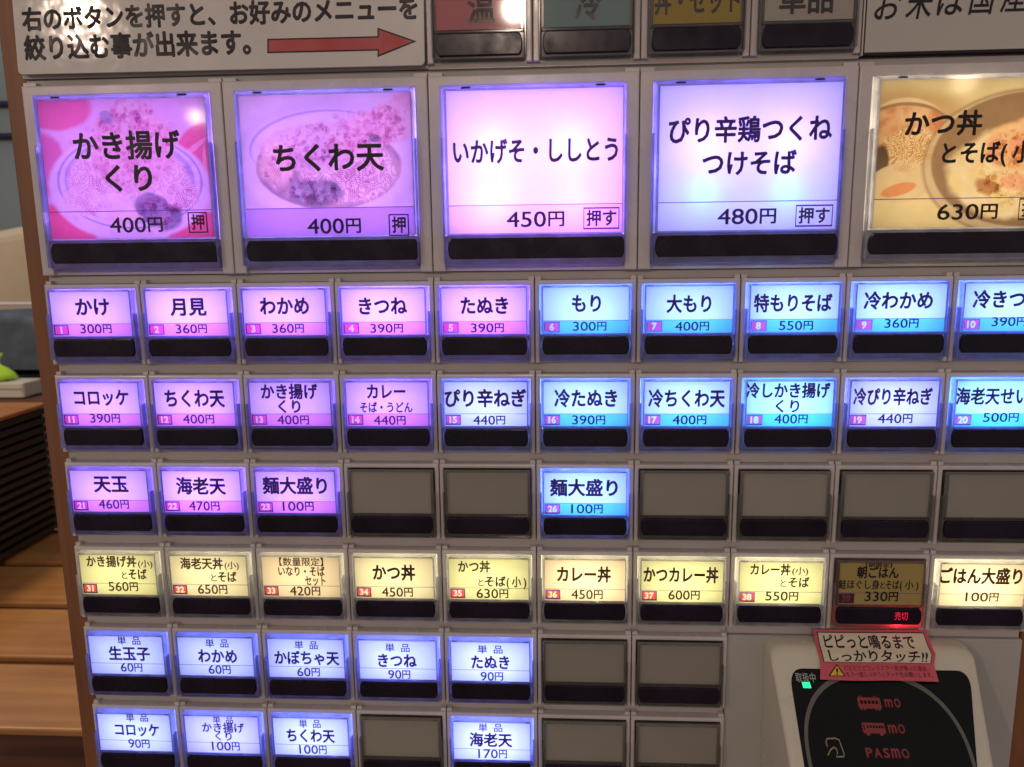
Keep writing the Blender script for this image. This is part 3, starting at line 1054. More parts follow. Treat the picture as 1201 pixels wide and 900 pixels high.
def small_button(r, c, films=None, num=None, leds=None, power=0.03, inkm=None, label=None, bright=1.0, dull=False):
    z = rowtop[r]
    loc = at(c, z)
    capm = M['cap_unlit'] if not leds else M['cap'] if r == 4 else M['cap_violet_glow']
    bt = obj('menu_button', CAP_S, [capm, M['slot'], M['tray'] if leds else M['tray_unlit']], mach, loc, label)
    obj('bezel', BEZ_S, [M['shell'], M['tub']], bt)
    obj('indicator_bar', BAR_S, M['smoke'], bt)
    if films is None:
        obj('blank_insert', BLANK_S, M['blank'], bt)
        return bt
    obj('menu_card', CARD_TOP, films[0], bt)
    obj('price_strip', STRIP_NUM if num else STRIP_ALL, films[1], bt)
    if num:
        tg, dg = number_plate(str(num), TAGX[0], TAGX[1], -0.512, -0.405, YC)
        tm, dm = (M_TAG_UNLIT if dull else M_TAG_RED if r == 4 else M_TAG_PINK), (FILM['digit_unlit'] if dull else FILM['digit'])
        t = obj('number_tag', tg, [tm, M['ink']], bt)
        obj('tag_digits', dg, dm, bt)
    rule = (LAB_S[0], LAB_S[1], SPL, 0.005, M['rule'])
    add_lettering(bt, [(t, a, b_, zc - (.012 if r > 4 else 0) - (.016 if '単' in t else 0), h) for t, a, b_, zc, h in TEXTS[(r, c)]], None, inkm or M['ink'], rule=rule)
    if leds:
        j = random.uniform(0.88, 1.12) * bright
        for x, zz, k in ((0.36, -0.30, random.uniform(.85, 1.1)), (0.64, -0.34, random.uniform(.85, 1.1))):
            led(loc, x, zz, leds, power * j * k * 0.86, 0.27, 0.06)
    return bt


M_TAG_PINK, M_TAG_RED, M_TAG_UNLIT = FILM['tag_pink'], FILM['tag_red'], FILM['tag_unlit']
PK, BL, WH = ('pink', 'band_pink'), ('blue', 'band_blue'), ('white', 'white')
CR, CG, CO, SO = ('cream', 'cream'), ('cream_green', 'cream_green'), ('cream_orange', 'cream_orange'), ('sold', 'sold')
SPEC = [
    # row, col, films, number, led, power, what the card says in English
    (1, 0, PK, 1, 'w', .034, 'plain kake noodles 300 yen'), (1, 1, PK, 2, 'w', .036, 'tsukimi egg noodles 360 yen'),
    (1, 2, PK, 3, 'w', .034, 'wakame noodles 360 yen'), (1, 3, PK, 4, 'w', .040, 'kitsune noodles 390 yen'),
    (1, 4, PK, 5, 'w', .042, 'tanuki noodles 390 yen'), (1, 5, BL, 6, 'c', .042, 'mori noodles 300 yen'),
    (1, 6, BL, 7, 'c', .042, 'large mori noodles 400 yen'), (1, 7, BL, 8, 'c', .042, 'extra large mori noodles 550 yen'),
    (1, 8, BL, 9, 'c', .040, 'cold wakame noodles 360 yen'), (1, 9, BL, 10, 'c', .036, 'cold kitsune noodles 390 yen'),
    (2, 0, PK, 11, 'w', .030, 'croquette noodles 390 yen'), (2, 1, PK, 12, 'w', .032, 'chikuwa tempura noodles 400 yen'),
    (2, 2, PK, 13, 'w', .030, 'kakiage and chestnut noodles 400 yen'), (2, 3, PK, 14, 'w', .032, 'curry noodles 440 yen'),
    (2, 4, WH, 15, 'e', .040, 'spicy leek noodles 440 yen on a white card'), (2, 5, BL, 16, 'c', .042, 'cold tanuki noodles 390 yen'),
    (2, 6, BL, 17, 'c', .042, 'cold chikuwa tempura noodles 400 yen'), (2, 7, BL, 18, 'g', .044, 'cold kakiage and chestnut noodles 400 yen'),
    (2, 8, WH, 19, 'e', .036, 'cold spicy leek noodles 440 yen on a white card'), (2, 9, BL, 20, 'g', .044, 'shrimp tempura seiro 500 yen'),
    (3, 0, PK, 21, 'w', .032, 'tempura and egg noodles 460 yen'), (3, 1, PK, 22, 'w', .038, 'shrimp tempura noodles 470 yen'),
    (3, 2, PK, 23, 'w', .040, 'extra noodles 100 yen on a pink card'), (3, 5, BL, 26, 'c', .044, 'extra noodles 100 yen on a blue card'),
    (4, 0, CG, 31, 's', .014 * .92, 'kakiage rice bowl with soba 560 yen'), (4, 1, CR, 32, 's', .016, 'shrimp tempura bowl with soba 650 yen'),
    (4, 2, CO, 33, 's', .015 * .92, 'limited inari and soba set 420 yen'), (4, 3, CR, 34, 's', .017, 'katsu rice bowl 450 yen'),
    (4, 4, CG, 35, 's', .016 * .92, 'katsu rice bowl with small soba 630 yen'), (4, 5, CO, 36, 's', .018, 'curry rice bowl 450 yen'),
    (4, 6, CG, 37, 's', .020 * .92, 'katsu curry bowl 600 yen'), (4, 7, CG, 38, 's', .018, 'small curry bowl with soba 550 yen'),
    (4, 8, SO, 39, None, 0, 'sold out breakfast set 330 yen with red lit characters'), (4, 9, CO, None, 's', .020 * .92, 'extra rice 100 yen'),
    (5, 0, WH, None, 'e', .030, 'side dish raw egg 60 yen'), (5, 1, WH, None, 'e', .028, 'side dish wakame 60 yen'),
    (5, 2, ('blue', 'blue'), None, 'e', .032, 'side dish pumpkin tempura 60 yen'), (5, 3, WH, None, 'e', .034, 'side dish kitsune 90 yen'),
    (5, 4, WH, None, 'e', .036, 'side dish tanuki 90 yen'),
    (6, 0, WH, None, 'e', .032, 'side dish croquette 90 yen'), (6, 1, ('pink', 'pink'), None, 'e', .032, 'side dish kakiage and chestnut 100 yen'),
    (6, 2, WH, None, 'e', .034, 'side dish chikuwa tempura 100 yen'), (6, 4, WH, None, 'e', .040, 'side dish shrimp tempura 170 yen'),
]
LC = {'w': LED_WARM, 'c': LED_COLD, 'e': LED_EXTRA, 's': LED_SET, 'g': (0.16, 0.42, 0.95), None: None}
KIND = {'w': 'pink lit', 'c': 'blue lit', 'g': 'blue lit', 'e': 'bluish white lit', 's': 'cream yellow lit', None: 'unlit mustard'}
used = set()
for r, c, fl_, num, lk, pw, en in SPEC:
    used.add((r, c))
    lb = '%s button%s, %s' % (KIND[lk], ' numbered %d' % num if num else '', en)
    inkm = M['ink_warm'] if r == 4 and lk else M['ink_solid'] if not lk else M['ink']
    small_button(r, c, (FILM[fl_[0]], FILM[fl_[1]]), num, LC[lk], pw * POWER, inkm, lb, dull=(lk is None))
ORD = ['first', 'second', 'third', 'fourth', 'fifth', 'sixth', 'seventh', 'eighth', 'ninth', 'tenth']
for r in range(1, 7):
    for c in range(10 if r <= 4 else 7):
        if (r, c) not in used:
            small_button(r, c, label='unlit blank grey button, %s in the %s row of small buttons' % (ORD[c], ORD[r - 1]))

# sold-out display of button 39
b = MB()
put_text(b, '売切', 0.655, 0.785, -0.635, 0.088, -0.0685, 0.0)
sold = [o for o in mach.children if o.get('label', '').startswith('unlit mustard')][0]
obj('lit_characters', b.mesh('lit_characters'), M['led_red'], sold)
led(at(8, rowtop[4]), 0.76, -0.745, (1.0, 0.02, 0.05), 0.0085, 0.13, 0.04)

# large buttons
PIC1 = painted((0.80, 0.62, 0.74), [
    ((0.74, 0.20, 0.34), 0.30, -0.18, 0.42, 0.24, 0.15, .10, .12, 2.5),
    ((0.68, 0.22, 0.38), 0.18, -0.75, 0.22, 0.30, 0.0, .15, .12, 2.5),
    ((0.76, 0.18, 0.32), 1.85, -0.72, 0.32, 0.34, -0.5, .06, .05, 3),
    ((0.86, 0.42, 0.48), 1.70, -0.62, 0.18, 0.025, -0.6, .2, .02, 9),
    ((0.86, 0.42, 0.48), 1.80, -0.82, 0.02, 0.22, 0.0, .2, .02, 9),
    ((0.78, 0.15, 0.28), 0.28, -1.42, 0.36, 0.30, 0.0, .10, .05, 3),
    ((0.76, 0.15, 0.28), 1.72, -1.45, 0.34, 0.22, 0.0, .10, .05, 3),
    ((0.84, 0.76, 0.86), 1.02, -0.98, 0.82, 0.52, 0.0, .04, .02, 2),
    ((0.36, 0.36, 0.62), 1.03, -0.93, 0.735, 0.45, 0.0, .02, .01, 2),
    ((0.84, 0.76, 0.86), 1.03, -0.93, 0.715, 0.435, 0.0, .02, .01, 2),
    ((0.50, 0.50, 0.72), 1.03, -0.92, 0.66, 0.41, 0.0, .02, .01, 2),
    ((0.74, 0.56, 0.60), 1.02, -0.93, 0.62, 0.38, 0.0, .04, .05, 4, ('strands', 6.0, (0.92, 0.80, 0.80))),
    ((0.84, 0.64, 0.64), 1.08, -0.60, 0.44, 0.42, 0.0, .12, .28, 4, ('lumpy', 7, (0.76, 0.48, 0.52))),
    ((0.88, 0.72, 0.70), 1.12, -0.28, 0.22, 0.13, 0.3, .18, .14, 7, ('lumpy', 9, (0.74, 0.40, 0.50))),
    ((0.45, 0.38, 0.48), 0.86, -0.32, 0.08, 0.07, 0.3, .2, .08, 9),
    ((0.88, 0.76, 0.82), 0.86, -1.18, 0.24, 0.15, 0.1, .08, .06, 4),
    ((0.36, 0.30, 0.40), 1.30, -1.22, 0.25, 0.16, 0.35, .14, .16, 5, ('lumpy', 8, (0.20, 0.20, 0.30))),
    ((0.90, 0.80, 0.80), 1.55, -1.06, 0.17, 0.13, 0.0, .15, .08, 5, ('strands', 7.5, (0.70, 0.48, 0.56))),
    ((0.80, 0.66, 0.66), 0.52, -1.10, 0.18, 0.14, 0.0, .2, .08, 5, ('strands', 7.5, (0.90, 0.78, 0.82))),
], (0.52, 0.42, 0.50))
PIC2 = painted((0.80, 0.74, 0.84), [
    ((0.70, 0.63, 0.82), 1.0, -0.80, 0.95, 0.62, 0.0, .10, .03, 2),
    ((0.82, 0.75, 0.88), 0.98, -0.82, 0.84, 0.52, 0.0, .12, .02, 2),
    ((0.50, 0.46, 0.74), 0.95, -0.62, 0.70, 0.33, -0.06, .02, .01, 2),
    ((0.80, 0.72, 0.84), 0.97, -0.64, 0.70, 0.33, -0.06, .02, .01, 2),
    ((0.36, 0.26, 0.36), 1.02, -0.82, 0.71, 0.40, 0.0, .03, .02, 3, ('lumpy', 6, (0.52, 0.38, 0.40))),
    ((0.72, 0.50, 0.56), 1.22, -0.86, 0.46, 0.30, 0.0, .15, .12, 4, ('strands', 5.1, (0.94, 0.84, 0.86))),
    ((0.80, 0.62, 0.72), 0.92, -0.62, 0.52, 0.22, -0.12, .15, .20, 5, ('lumpy', 7, (0.66, 0.44, 0.58))),
    ((0.82, 0.62, 0.68), 1.62, -0.42, 0.62, 0.20, -0.42, .14, .18, 5, ('lumpy', 7, (0.74, 0.44, 0.54))),
    ((0.80, 0.56, 0.54), 0.50, -0.78, 0.16, 0.22, 0.0, .25, .15, 6, ('lumpy', 9, (0.90, 0.74, 0.74))),
    ((0.22, 0.20, 0.26), 0.88, -1.06, 0.26, 0.13, 0.05, .2, .14, 6, ('lumpy', 9, (0.45, 0.42, 0.52))),
    ((0.30, 0.24, 0.30), 1.48, -0.56, 0.06, 0.035, 0.2, .2, .05, 9),
], (0.50, 0.37, 0.42))
PIC5 = painted((0.84, 0.72, 0.44), [
    ((0.60, 0.42, 0.22), 0.40, -0.52, 0.62, 0.30, 0.0, .25, .05, 2),
    ((0.80, 0.66, 0.44), 0.42, -0.72, 0.44, 0.42, 0.0, .03, .01, 2),
    ((0.40, 0.24, 0.14), 0.42, -0.60, 0.42, 0.26, 0.0, .03, .01, 2),
    ((0.78, 0.54, 0.34), 0.42, -0.62, 0.40, 0.25, 0.0, .03, .02, 2, ('lumpy', 5, (0.62, 0.26, 0.12))),
    ((0.85, 0.68, 0.44), 0.46, -0.80, 0.30, 0.22, -0.25, .12, .12, 5, ('strands', 6.0, (0.58, 0.36, 0.20))),
    ((0.16, 0.11, 0.08), 0.22, -0.86, 0.07, 0.14, 0.0, .2, .06, 5),
    ((0.80, 0.64, 0.42), 0.42, -1.06, 0.30, 0.18, -0.1, .05, .01, 2),
    ((0.75, 0.34, 0.16), 0.40, -1.12, 0.16, 0.055, -0.25, .12, .02, 4),
    ((0.42, 0.28, 0.16), 1.52, -0.90, 0.92, 0.66, 0.0, .03, .01, 2),
    ((0.66, 0.54, 0.38), 1.52, -0.90, 0.90, 0.64, 0.0, .02, .01, 2),
    ((0.34, 0.22, 0.13), 1.53, -0.87, 0.85, 0.60, 0.0, .02, .01, 2),
    ((0.88, 0.72, 0.42), 1.50, -0.98, 0.66, 0.42, 0.0, .08, .16, 4, ('lumpy', 6, (0.90, 0.80, 0.58))),
    ((0.88, 0.60, 0.36), 1.58, -0.72, 0.44, 0.22, -0.12, .15, .14, 5, ('lumpy', 6, (0.84, 0.42, 0.28))),
    ((0.52, 0.28, 0.14), 1.20, -1.10, 0.13, 0.07, 0.3, .25, .08, 6),
    ((0.86, 0.48, 0.32), 1.50, -1.08, 0.20, 0.08, 0.2, .3, .08, 6),
], (0.66, 0.60, 0.50))

FB1 = film('printed_picture_kakiage', (1, 1, 1), 0.6, PIC1, rough=0.06)
FB2 = film('printed_picture_chikuwa', (1, 1, 1), 0.6, PIC2, rough=0.06)
FB5 = film('printed_picture_katsudon', (1, 1, 1), 0.6, PIC5, rough=0.06)
SPB = -1.207
CARD_B = rect_mesh('menu_card', (LAB_B[0], LAB_B[1], SPB, LAB_B[3]), YC)
STRIP_B = rect_mesh('price_strip', (LAB_B[0], LAB_B[1], LAB_B[2], SPB), YC)
F_B2S = film('violet_price_film', (0.30, 0.16, 0.42))
F_B3 = film('pale_card_film', (0.84, 0.76, 0.80))
F_B3S = film('rose_price_film', (0.84, 0.62, 0.78))
BIG = [
    (0, FB1, FB1, [(x, z_, 0.5, (0.56, 0.29, 1.0)) for x in (.55, 1.45) for z_ in (-.5, -1.25)], 0.055, 'large purple lit button with a kakiage bowl picture, 400 yen'),
    (2, FB2, F_B2S, [(x, z_, 0.5, (0.54, 0.36, 1.0)) for x in (.55, 1.45) for z_ in (-.5, -1.25)], 0.064, 'large violet lit button with a chikuwa tempura bowl picture, 400 yen'),
    (4, F_B3, F_B3S, [(.62, -.66, 0.24, (0.46, 0.28, 1.0)), (1.36, -.66, 0.24, (0.46, 0.28, 1.0)), (.60, -1.20, 0.24, (0.50, 0.30, 1.0)), (1.38, -1.20, 0.24, (0.66, 0.18, 0.85))], 0.040, 'large pale pink lit button for squid and shishito, 450 yen'),
    (6, FILM['white'], FILM['white'], [(.62, -.66, 0.26, (0.62, 0.34, 1.0)), (1.38, -.66, 0.26, (0.62, 0.34, 1.0)), (.60, -1.12, 0.13, (0.010, 0.16, 0.22)), (1.38, -1.12, 0.13, (0.010, 0.16, 0.22))], 0.034, 'large pale violet lit button for spicy chicken tsukune dipping soba, 480 yen'),
    (8, FB5, FB5, [(x, z_, 0.5, (1.0, 0.87, 0.66)) for x in (.55, 1.45) for z_ in (-.5, -1.25)], 0.022, 'large amber lit button with a katsu bowl and soba picture, 630 yen'),
]
for c, fa, fb, leds, pw, lb in BIG:
    loc = at(c, rowtop[0])
    bt = obj('menu_button', CAP_B, [M['cap'] if c == 8 else M['cap_violet_glow'], M['slot'], M['tray']], mach, loc, lb)
    obj('bezel', BEZ_B, [M['shell'], M['tub']], bt)
    obj('indicator_bar', BAR_B, M['smoke'], bt)
    obj('menu_card', CARD_B, fa, bt)
    obj('price_strip', STRIP_B, fb, bt)
    inkm = M['ink'] if c in (4, 6) else M['ink_solid']
    add_lettering(bt, TEXTS[(0, c)], None, inkm, wname=0.030, rule=(LAB_B[0], LAB_B[1], SPB, 0.008, M['ink'] if c in (0, 2, 8) else M['rule']))
    for x, z_, y_, col in leds:
        led(loc, x, z_, col, pw * POWER, y_, 0.08)
# fine detail of the printed food pictures: noodle strands, batter crumbs, bowl shading
def noodles(mb, cx, cz, rx, rz, n, seed, wd=0.006):
    """bundles of strands lying side by side, the gaps between them printed darker"""
    rn = random.Random(seed)
    for _ in range(n // 5):
        a0, r0 = rn.uniform(0, math.tau), math.sqrt(rn.random())
        px, pz = cx + rx * r0 * math.cos(a0), cz + rz * r0 * math.sin(a0)
        h0, cv, ln_ = rn.uniform(0, math.tau), rn.choice((-1, 1)) * rn.uniform(1, 9), rn.randint(8, 20)
        for q_ in range(6):
            off = (q_ - 2.5) * 0.021
            x_, z_, h_ = px, pz, h0
            pts = []
            for k in range(ln_):
                ox, oz = x_ - off * math.sin(h_), z_ + off * math.cos(h_)
                if ((ox - cx) / rx) ** 2 + ((oz - cz) / rz) ** 2 > 1.0:
                    break
                pts.append((ox, oz))
                x_ += 0.024 * math.cos(h_)
                z_ += 0.024 * math.sin(h_)
                h_ += cv * 0.024
            if len(pts) > 3:
                ribbon(mb, pts, wd * rn.uniform(.7, 1.3), YC - 0.0012 - 0.00002 * (len(mb.v) % 37))


def crumbs(mb, cx, cz, rx, rz, n, seed, size=0.03, turn=0.0):
    rn = random.Random(seed)
    for q_ in range(n):
        a0, r0 = rn.uniform(0, math.tau), math.sqrt(rn.random())
        dx, dz_ = rx * r0 * math.cos(a0), rz * r0 * math.sin(a0)
        px, pz = cx + dx * math.cos(turn) - dz_ * math.sin(turn), cz + dx * math.sin(turn) + dz_ * math.cos(turn)
        s_ = size * rn.uniform(.35, 1.2)
        el, ro = rn.uniform(.4, 1), rn.uniform(0, 3.14)
        pts = []
        for k in range(9):
            a = math.tau * k / 9
            rr_ = s_ * rn.uniform(.6, 1.1)
            ex, ez = rr_ * math.cos(a), rr_ * el * math.sin(a)
            pts.append((px + ex * math.cos(ro) - ez * math.sin(ro), YC - 0.0008 - 0.00001 * q_, pz + ex * math.sin(ro) + ez * math.cos(ro)))
        o_ = (px, YC - 0.0008 - 0.00001 * q_, pz)
        mb.add([o_] + pts, [(0, k + 1, (k + 1) % 9 + 1) for k in range(9)])


def print_detail(bt, mats, *jobs):
    mb = MB()
    for i, fn, *args in jobs:
        mb.mat(i)
        fn(mb, *args)
    mb.v = [(min(max(x, LAB_B[0] + .004), LAB_B[1] - .004), y, min(max(z, LAB_B[2] + .004), LAB_B[3] - .004)) for x, y, z in mb.v]
    o = obj('picture_detail', mb.mesh('picture_detail'), mats, bt)
    o['kind'] = 'stuff'


LARGE = {round((o.location.x - at(0, 0)[0]) / U): o for o in mach.children if o.get('label', '').startswith('large')}
PM, PD, PP = M['print_mid'], M['print_dark'], M['print_pale']
print_detail(LARGE[0], [PP, PM, PD],
             (1, noodles, 0.60, -1.04, 0.22, 0.22, 60, 1), (1, noodles, 1.56, -1.06, 0.17, 0.16, 60, 2), (0, noodles, 1.0, -1.2, 0.4, 0.14, 60, 3),
             (1, crumbs, 1.06, -0.62, 0.42, 0.36, 130, 4, 0.035), (0, crumbs, 1.06, -0.62, 0.45, 0.40, 120, 5, 0.045), (1, crumbs, 1.12, -0.28, 0.2, 0.1, 30, 6, 0.03),
             (1, crumbs, 1.30, -1.22, 0.22, 0.14, 40, 7, 0.05), (0, crumbs, 1.0, -0.85, 0.8, 0.6, 60, 8, 0.05))
print_detail(LARGE[2], [PP, PM, PD],
             (1, noodles, 1.28, -0.95, 0.36, 0.22, 110, 11), (0, noodles, 1.0, -0.86, 0.6, 0.28, 90, 12), (1, noodles, 0.62, -0.86, 0.25, 0.2, 40, 13),
             (1, crumbs, 0.92, -0.62, 0.48, 0.20, 120, 14, 0.035, 0.1), (1, crumbs, 1.55, -0.44, 0.28, 0.17, 80, 15, 0.035, 0.3), (0, crumbs, 1.2, -0.55, 0.6, 0.22, 120, 16, 0.045, 0.2),
             (1, crumbs, 0.88, -1.06, 0.25, 0.12, 50, 17, 0.05), (2, crumbs, 1.02, -0.82, 0.66, 0.36, 26, 18, 0.03), (0, crumbs, 0.42, -0.82, 0.12, 0.2, 40, 19, 0.03))
print_detail(LARGE[8], [M['print_tan'], M['print_brown']],
             (0, noodles, 0.46, -0.78, 0.27, 0.19, 90, 21), (0, noodles, 0.42, -0.66, 0.36, 0.2, 60, 22), (1, crumbs, 1.55, -0.74, 0.28, 0.17, 90, 23, 0.035),
             (0, crumbs, 1.45, -0.95, 0.36, 0.33, 160, 24, 0.04), (1, crumbs, 1.4, -1.1, 0.3, 0.12, 26, 25, 0.03))

# soft violet fill light in the light boxes of the two bright large buttons
for c, col in ((4, (0.42, 0.30, 1.0)), (6, (0.20, 0.16, 1.0))):
    for x in (.35, 1.0, 1.65):
        led(at(c, rowtop[0]), x, -.85, col, 0.030 * POWER, 0.72, 0.1)

# unlit category buttons along the top
def cat_button(c, key, lb):
    z0 = 3.866
    loc = at(c, z0)
    ht = 1.25
    mb = MB()
    g, leg, top = 0.004, 0.066, 0.09
    U_ = [(g, ht), (g, 0.035), (leg, 0.035), (leg, ht - top), (1 - leg, ht - top), (1 - leg, 0.035), (1 - g, 0.035), (1 - g, ht)]
    prism(mb, U_, 0.0, 0.13, 0.016, 3)
    mb.box(g, 1 - g, 0.052, 0.5, 0.0, 0.052)
    mb.mat(1)
    mb.box(leg - .01, 1 - leg + .01, 0.14, 0.5, 0.052, ht - top)
    bt_m = MB()
    lab = (0.105, 0.895, 0.320, ht - top - 0.03)
    framed(bt_m, (0.072, 0.928, 0.306, ht - top - 0.01), lab, -0.055, 0.05, 0.012)
    prism(bt_m, roundrect(0.072, 0.928, 0.062, 0.304, 0.025), -0.030, 0.05, 0.012, 2)
    bt_m.box(0.090, 0.910, -0.060, -0.031, 0.296, 0.308)
    bt_m.box(0.085, 0.915, -0.055, -0.031, 0.066, 0.080)
    bt_m.box(0.060, 0.071, -0.075, -0.004, 0.08, 0.62)
    bt_m.box(0.929, 0.940, -0.075, -0.004, 0.08, 0.62)
    bt = obj('category_button', bt_m.mesh('category_button'), [M['cap_unlit']], mach, loc, lb)
    obj('bezel', mb.mesh('bezel'), [M['shell'], M['tub']], bt)
    obj('indicator_bar', bar_mesh(0.095, 0.905, 0.088, 0.288), M['smoke'], bt)
    obj('menu_card', rect_mesh('menu_card', lab, YC), FILM[key], bt)
    q = MB()
    for t, x0, x1, zc, h in TEXTS[(7, c)]:
        put_text(q, t, x0, x1, zc - z0, h, YC - 0.004, 0.025)
    obj('lettering', q.mesh('lettering'), M['ink_fade'], bt)


cat_button(4, 'cat_pink', 'unlit rose category button with the character for hot')
cat_button(5, 'cat_teal', 'unlit teal category button with the character for cold')
cat_button(6, 'cat_yellow', 'unlit ochre category button for rice bowls and sets')
cat_button(7, 'cat_white', 'unlit off white category button for single dishes')

# ------------------------------------------------------------------ signs on the machine
sg = tag(empty('instruction_sign', (0, 0, Z0 + 3.885 * U)), 'white laminated instruction sign with a long red arrow above the large buttons', 'sign')
b = MB()
prism(b, round_poly([(0.012, 0.012), (3.985, 0.002), (4.004, 1.3), (0.055, 1.3)], 0.05), -0.030, -0.004, 0.004, 2)
obj('laminated_sheet', b.mesh('laminated_sheet'), M['paper_white'], sg)
b = MB()
dz = -3.885
put_text(b, '右のボタンを押すと、お好みのメニューを', 0.11, 3.933, 4.392 + dz, 0.20, -0.032, 0.040)
put_text(b, '絞り込む事が出来ます。', 0.10, 2.33, 4.132 + dz, 0.215, -0.032, 0.040)
obj('lettering', b.mesh('lettering'), M['ink_solid'], sg)
b = MB()
ar = [(2.484, 4.031), (3.541, 4.027), (3.538, 3.970), (3.916, 4.1005), (3.549, 4.231), (3.546, 4.1555), (2.493, 4.160)]
ar = [(x, z + dz) for x, z in ar]
n = len(ar)
inn = inset(ar, 0.014)
b.add([(x, -0.0325, z) for x, z in inn], [tuple(t) for t in tessellate_polygon([[Vector((x, z, 0)) for x, z in inn]])])
b.mat(1)
b.add([(x, -0.0325, z) for x, z in ar] + [(x, -0.0325, z) for x, z in inn], [(i, (i + 1) % n, n + (i + 1) % n, n + i) for i in range(n)])
obj('red_arrow', b.mesh('red_arrow'), [M['paper_red'], M['ink_solid']], sg)

rs = tag(empty('rice_sign', (8 * U, 0, Z0 + 3.88 * U)), 'off white sign with brushed characters about domestic rice at the upper right', 'sign')
b = MB()
prism(b, [(0.035, 0.026), (2.0, 0.026), (2.0, 1.3), (0.035, 1.3)], 0.012, 0.14, 0.004, 2)
obj('sign_board', b.mesh('sign_board'), plastic('off_white_board', (0.50, 0.47, 0.42), 0.45, 0.06, 25, coat=0.3), rs)
b = MB()
prism(b, [(0.018, 0.008), (2.0, 0.008), (2.0, 0.024), (0.033, 0.024), (0.033, 1.3), (0.018, 1.3)], 0.02, 0.14, 0.0)
obj('dark_edge', b.mesh('dark_edge'), M['ink_solid'], rs)
b = MB()
b.box(0.004, 0.016, 0.0, 0.14, 0.0, 1.3)
obj('left_trim', b.mesh('left_trim'), M['shell'], rs)
b = MB()
for k, ch in enumerate('お米は国産'):
    xa = 0.10 + k * 0.276
    put_text(b, ch, xa, xa + 0.235, 4.305 + k * 0.012 - 3.88, 0.27, 0.009, 0.012, shear=0.18)
obj('lettering', b.mesh('lettering'), M['ink_solid'], rs)

# ------------------------------------------------------------------ card reader
def slope(z):
    return -(0.15 + (-1.88 - z) * 1.133)


rd = tag(empty('card_reader', (0.33, 0, Z0 - 3.2 * U)), 'cream wedge shaped card reader with a black touch plate below the cream buttons', 'card reader')
RO = (-8.25, 3.2)      # panel coordinates to reader coordinates


def rloc(p):
    return (p[0] + RO[0], p[1], p[2] + RO[1])


b = MB()
hp = round_poly([(7.41, -3.45), (9.08, -3.45), (9.437, -1.872), (7.385, -1.880)], 0.13, 6)
rings = []
for k in range(6):
    a = k / 5 * math.pi / 2
    c = 0.06
    rings.append([rloc((x, slope(z) + c * (1 - math.cos(a)), z)) for x, z in inset(hp, c * (1 - math.sin(a)))])
rings.append([rloc((x, 0.058, z)) for x, z in hp])
b.rings(rings)
me = b.mesh('reader_housing')
for p_ in me.polygons:
    p_.use_smooth = len(p_.vertices) == 4
obj('reader_housing', me, M['housing'], rd)
b = MB()
bp_ = round_poly([(7.50, -3.30), (8.86, -3.30), (9.322, -2.018), (7.540, -2.024)], 0.14, 6)
b.rings([[rloc((x, slope(z) - 0.010, z)) for x, z in inset(bp_, 0.006)], [rloc((x, slope(z) + 0.02, z)) for x, z in bp_]])
obj('touch_plate', b.mesh('touch_plate'), M['black_gloss'], rd)


def on_plate(p):
    return rloc((p[0], slope(p[2]) - 0.014 + p[1], p[2]))


def plate_obj(name, mb, mt, off=0.0):
    mb.v = [on_plate((x, y, z)) for x, y, z in mb.v] if not off else mb.v
    return obj(name, mb.mesh(name), mt, rd)


b = MB()
ribbon(b, [(8.33 + 0.75 * math.copysign(abs(math.cos(a)) ** .87, math.cos(a)), -2.57 + 0.52 * math.copysign(abs(math.sin(a)) ** .87, math.sin(a))) for a in [k / 96 * math.tau for k in range(96)]], 0.034, 0, True)
plate_obj('guide_ring', b, M['reader_grey'])
b = MB()
put_text(b, '取扱中', 7.593, 7.789, -2.083, 0.060, 0, 0.006)
plate_obj('status_lettering', b, plastic('pale_status_print', (0.42, 0.42, 0.38), 0.5, 0.05, 60))
b = MB()
prism(b, [(7.652, -2.150), (7.728, -2.150), (7.722, -2.114), (7.646, -2.114)], 0, 0.01)
plate_obj('green_led', b, M['led_green'])


def ell(cx, cz, rx, rz, n=16, a0=0, a1=360):
    return [(cx + rx * math.cos(math.radians(a0 + (a1 - a0) * k / n)), cz + rz * math.sin(math.radians(a0 + (a1 - a0) * k / n))) for k in range(n + 1)]


def filled(mb, outer, holes=()):
    polys = [[Vector((x, z, 0)) for x, z in q] for q in (outer,) + tuple(holes)]
    mb.add([(p.x, 0, p.y) for q in polys for p in q], [tuple(t) for t in tessellate_polygon(polys)])


# train mark and its letters
b = MB()
wins = [[(x, -2.243), (x + 0.026, -2.243), (x + 0.026, -2.222), (x, -2.222)] for x in (8.172, 8.208, 8.244, 8.280, 8.316)]
filled(b, roundrect(8.149, 8.367, -2.272, -2.203, 0.012, 3), wins)
for cx in (8.185, 8.325):
    for dx in (-0.014, 0.016):
        filled(b, ell(cx + dx, -2.276, 0.011, 0.007, 8)[:-1])
    ribbon(b, [(cx - .022, -2.203), (cx, -2.192), (cx + .022, -2.203)], 0.004, 0)
plate_obj('train_mark', b, M['reader_red'])
b = MB()
put_text(b, 'm', 8.405, 8.478, -2.236, 0.052, 0, 0.03, True)
put_text(b, 'O', 8.495, 8.553, -2.234, 0.058, 0, 0.03, True)
plate_obj('train_letters', b, M['reader_red'])
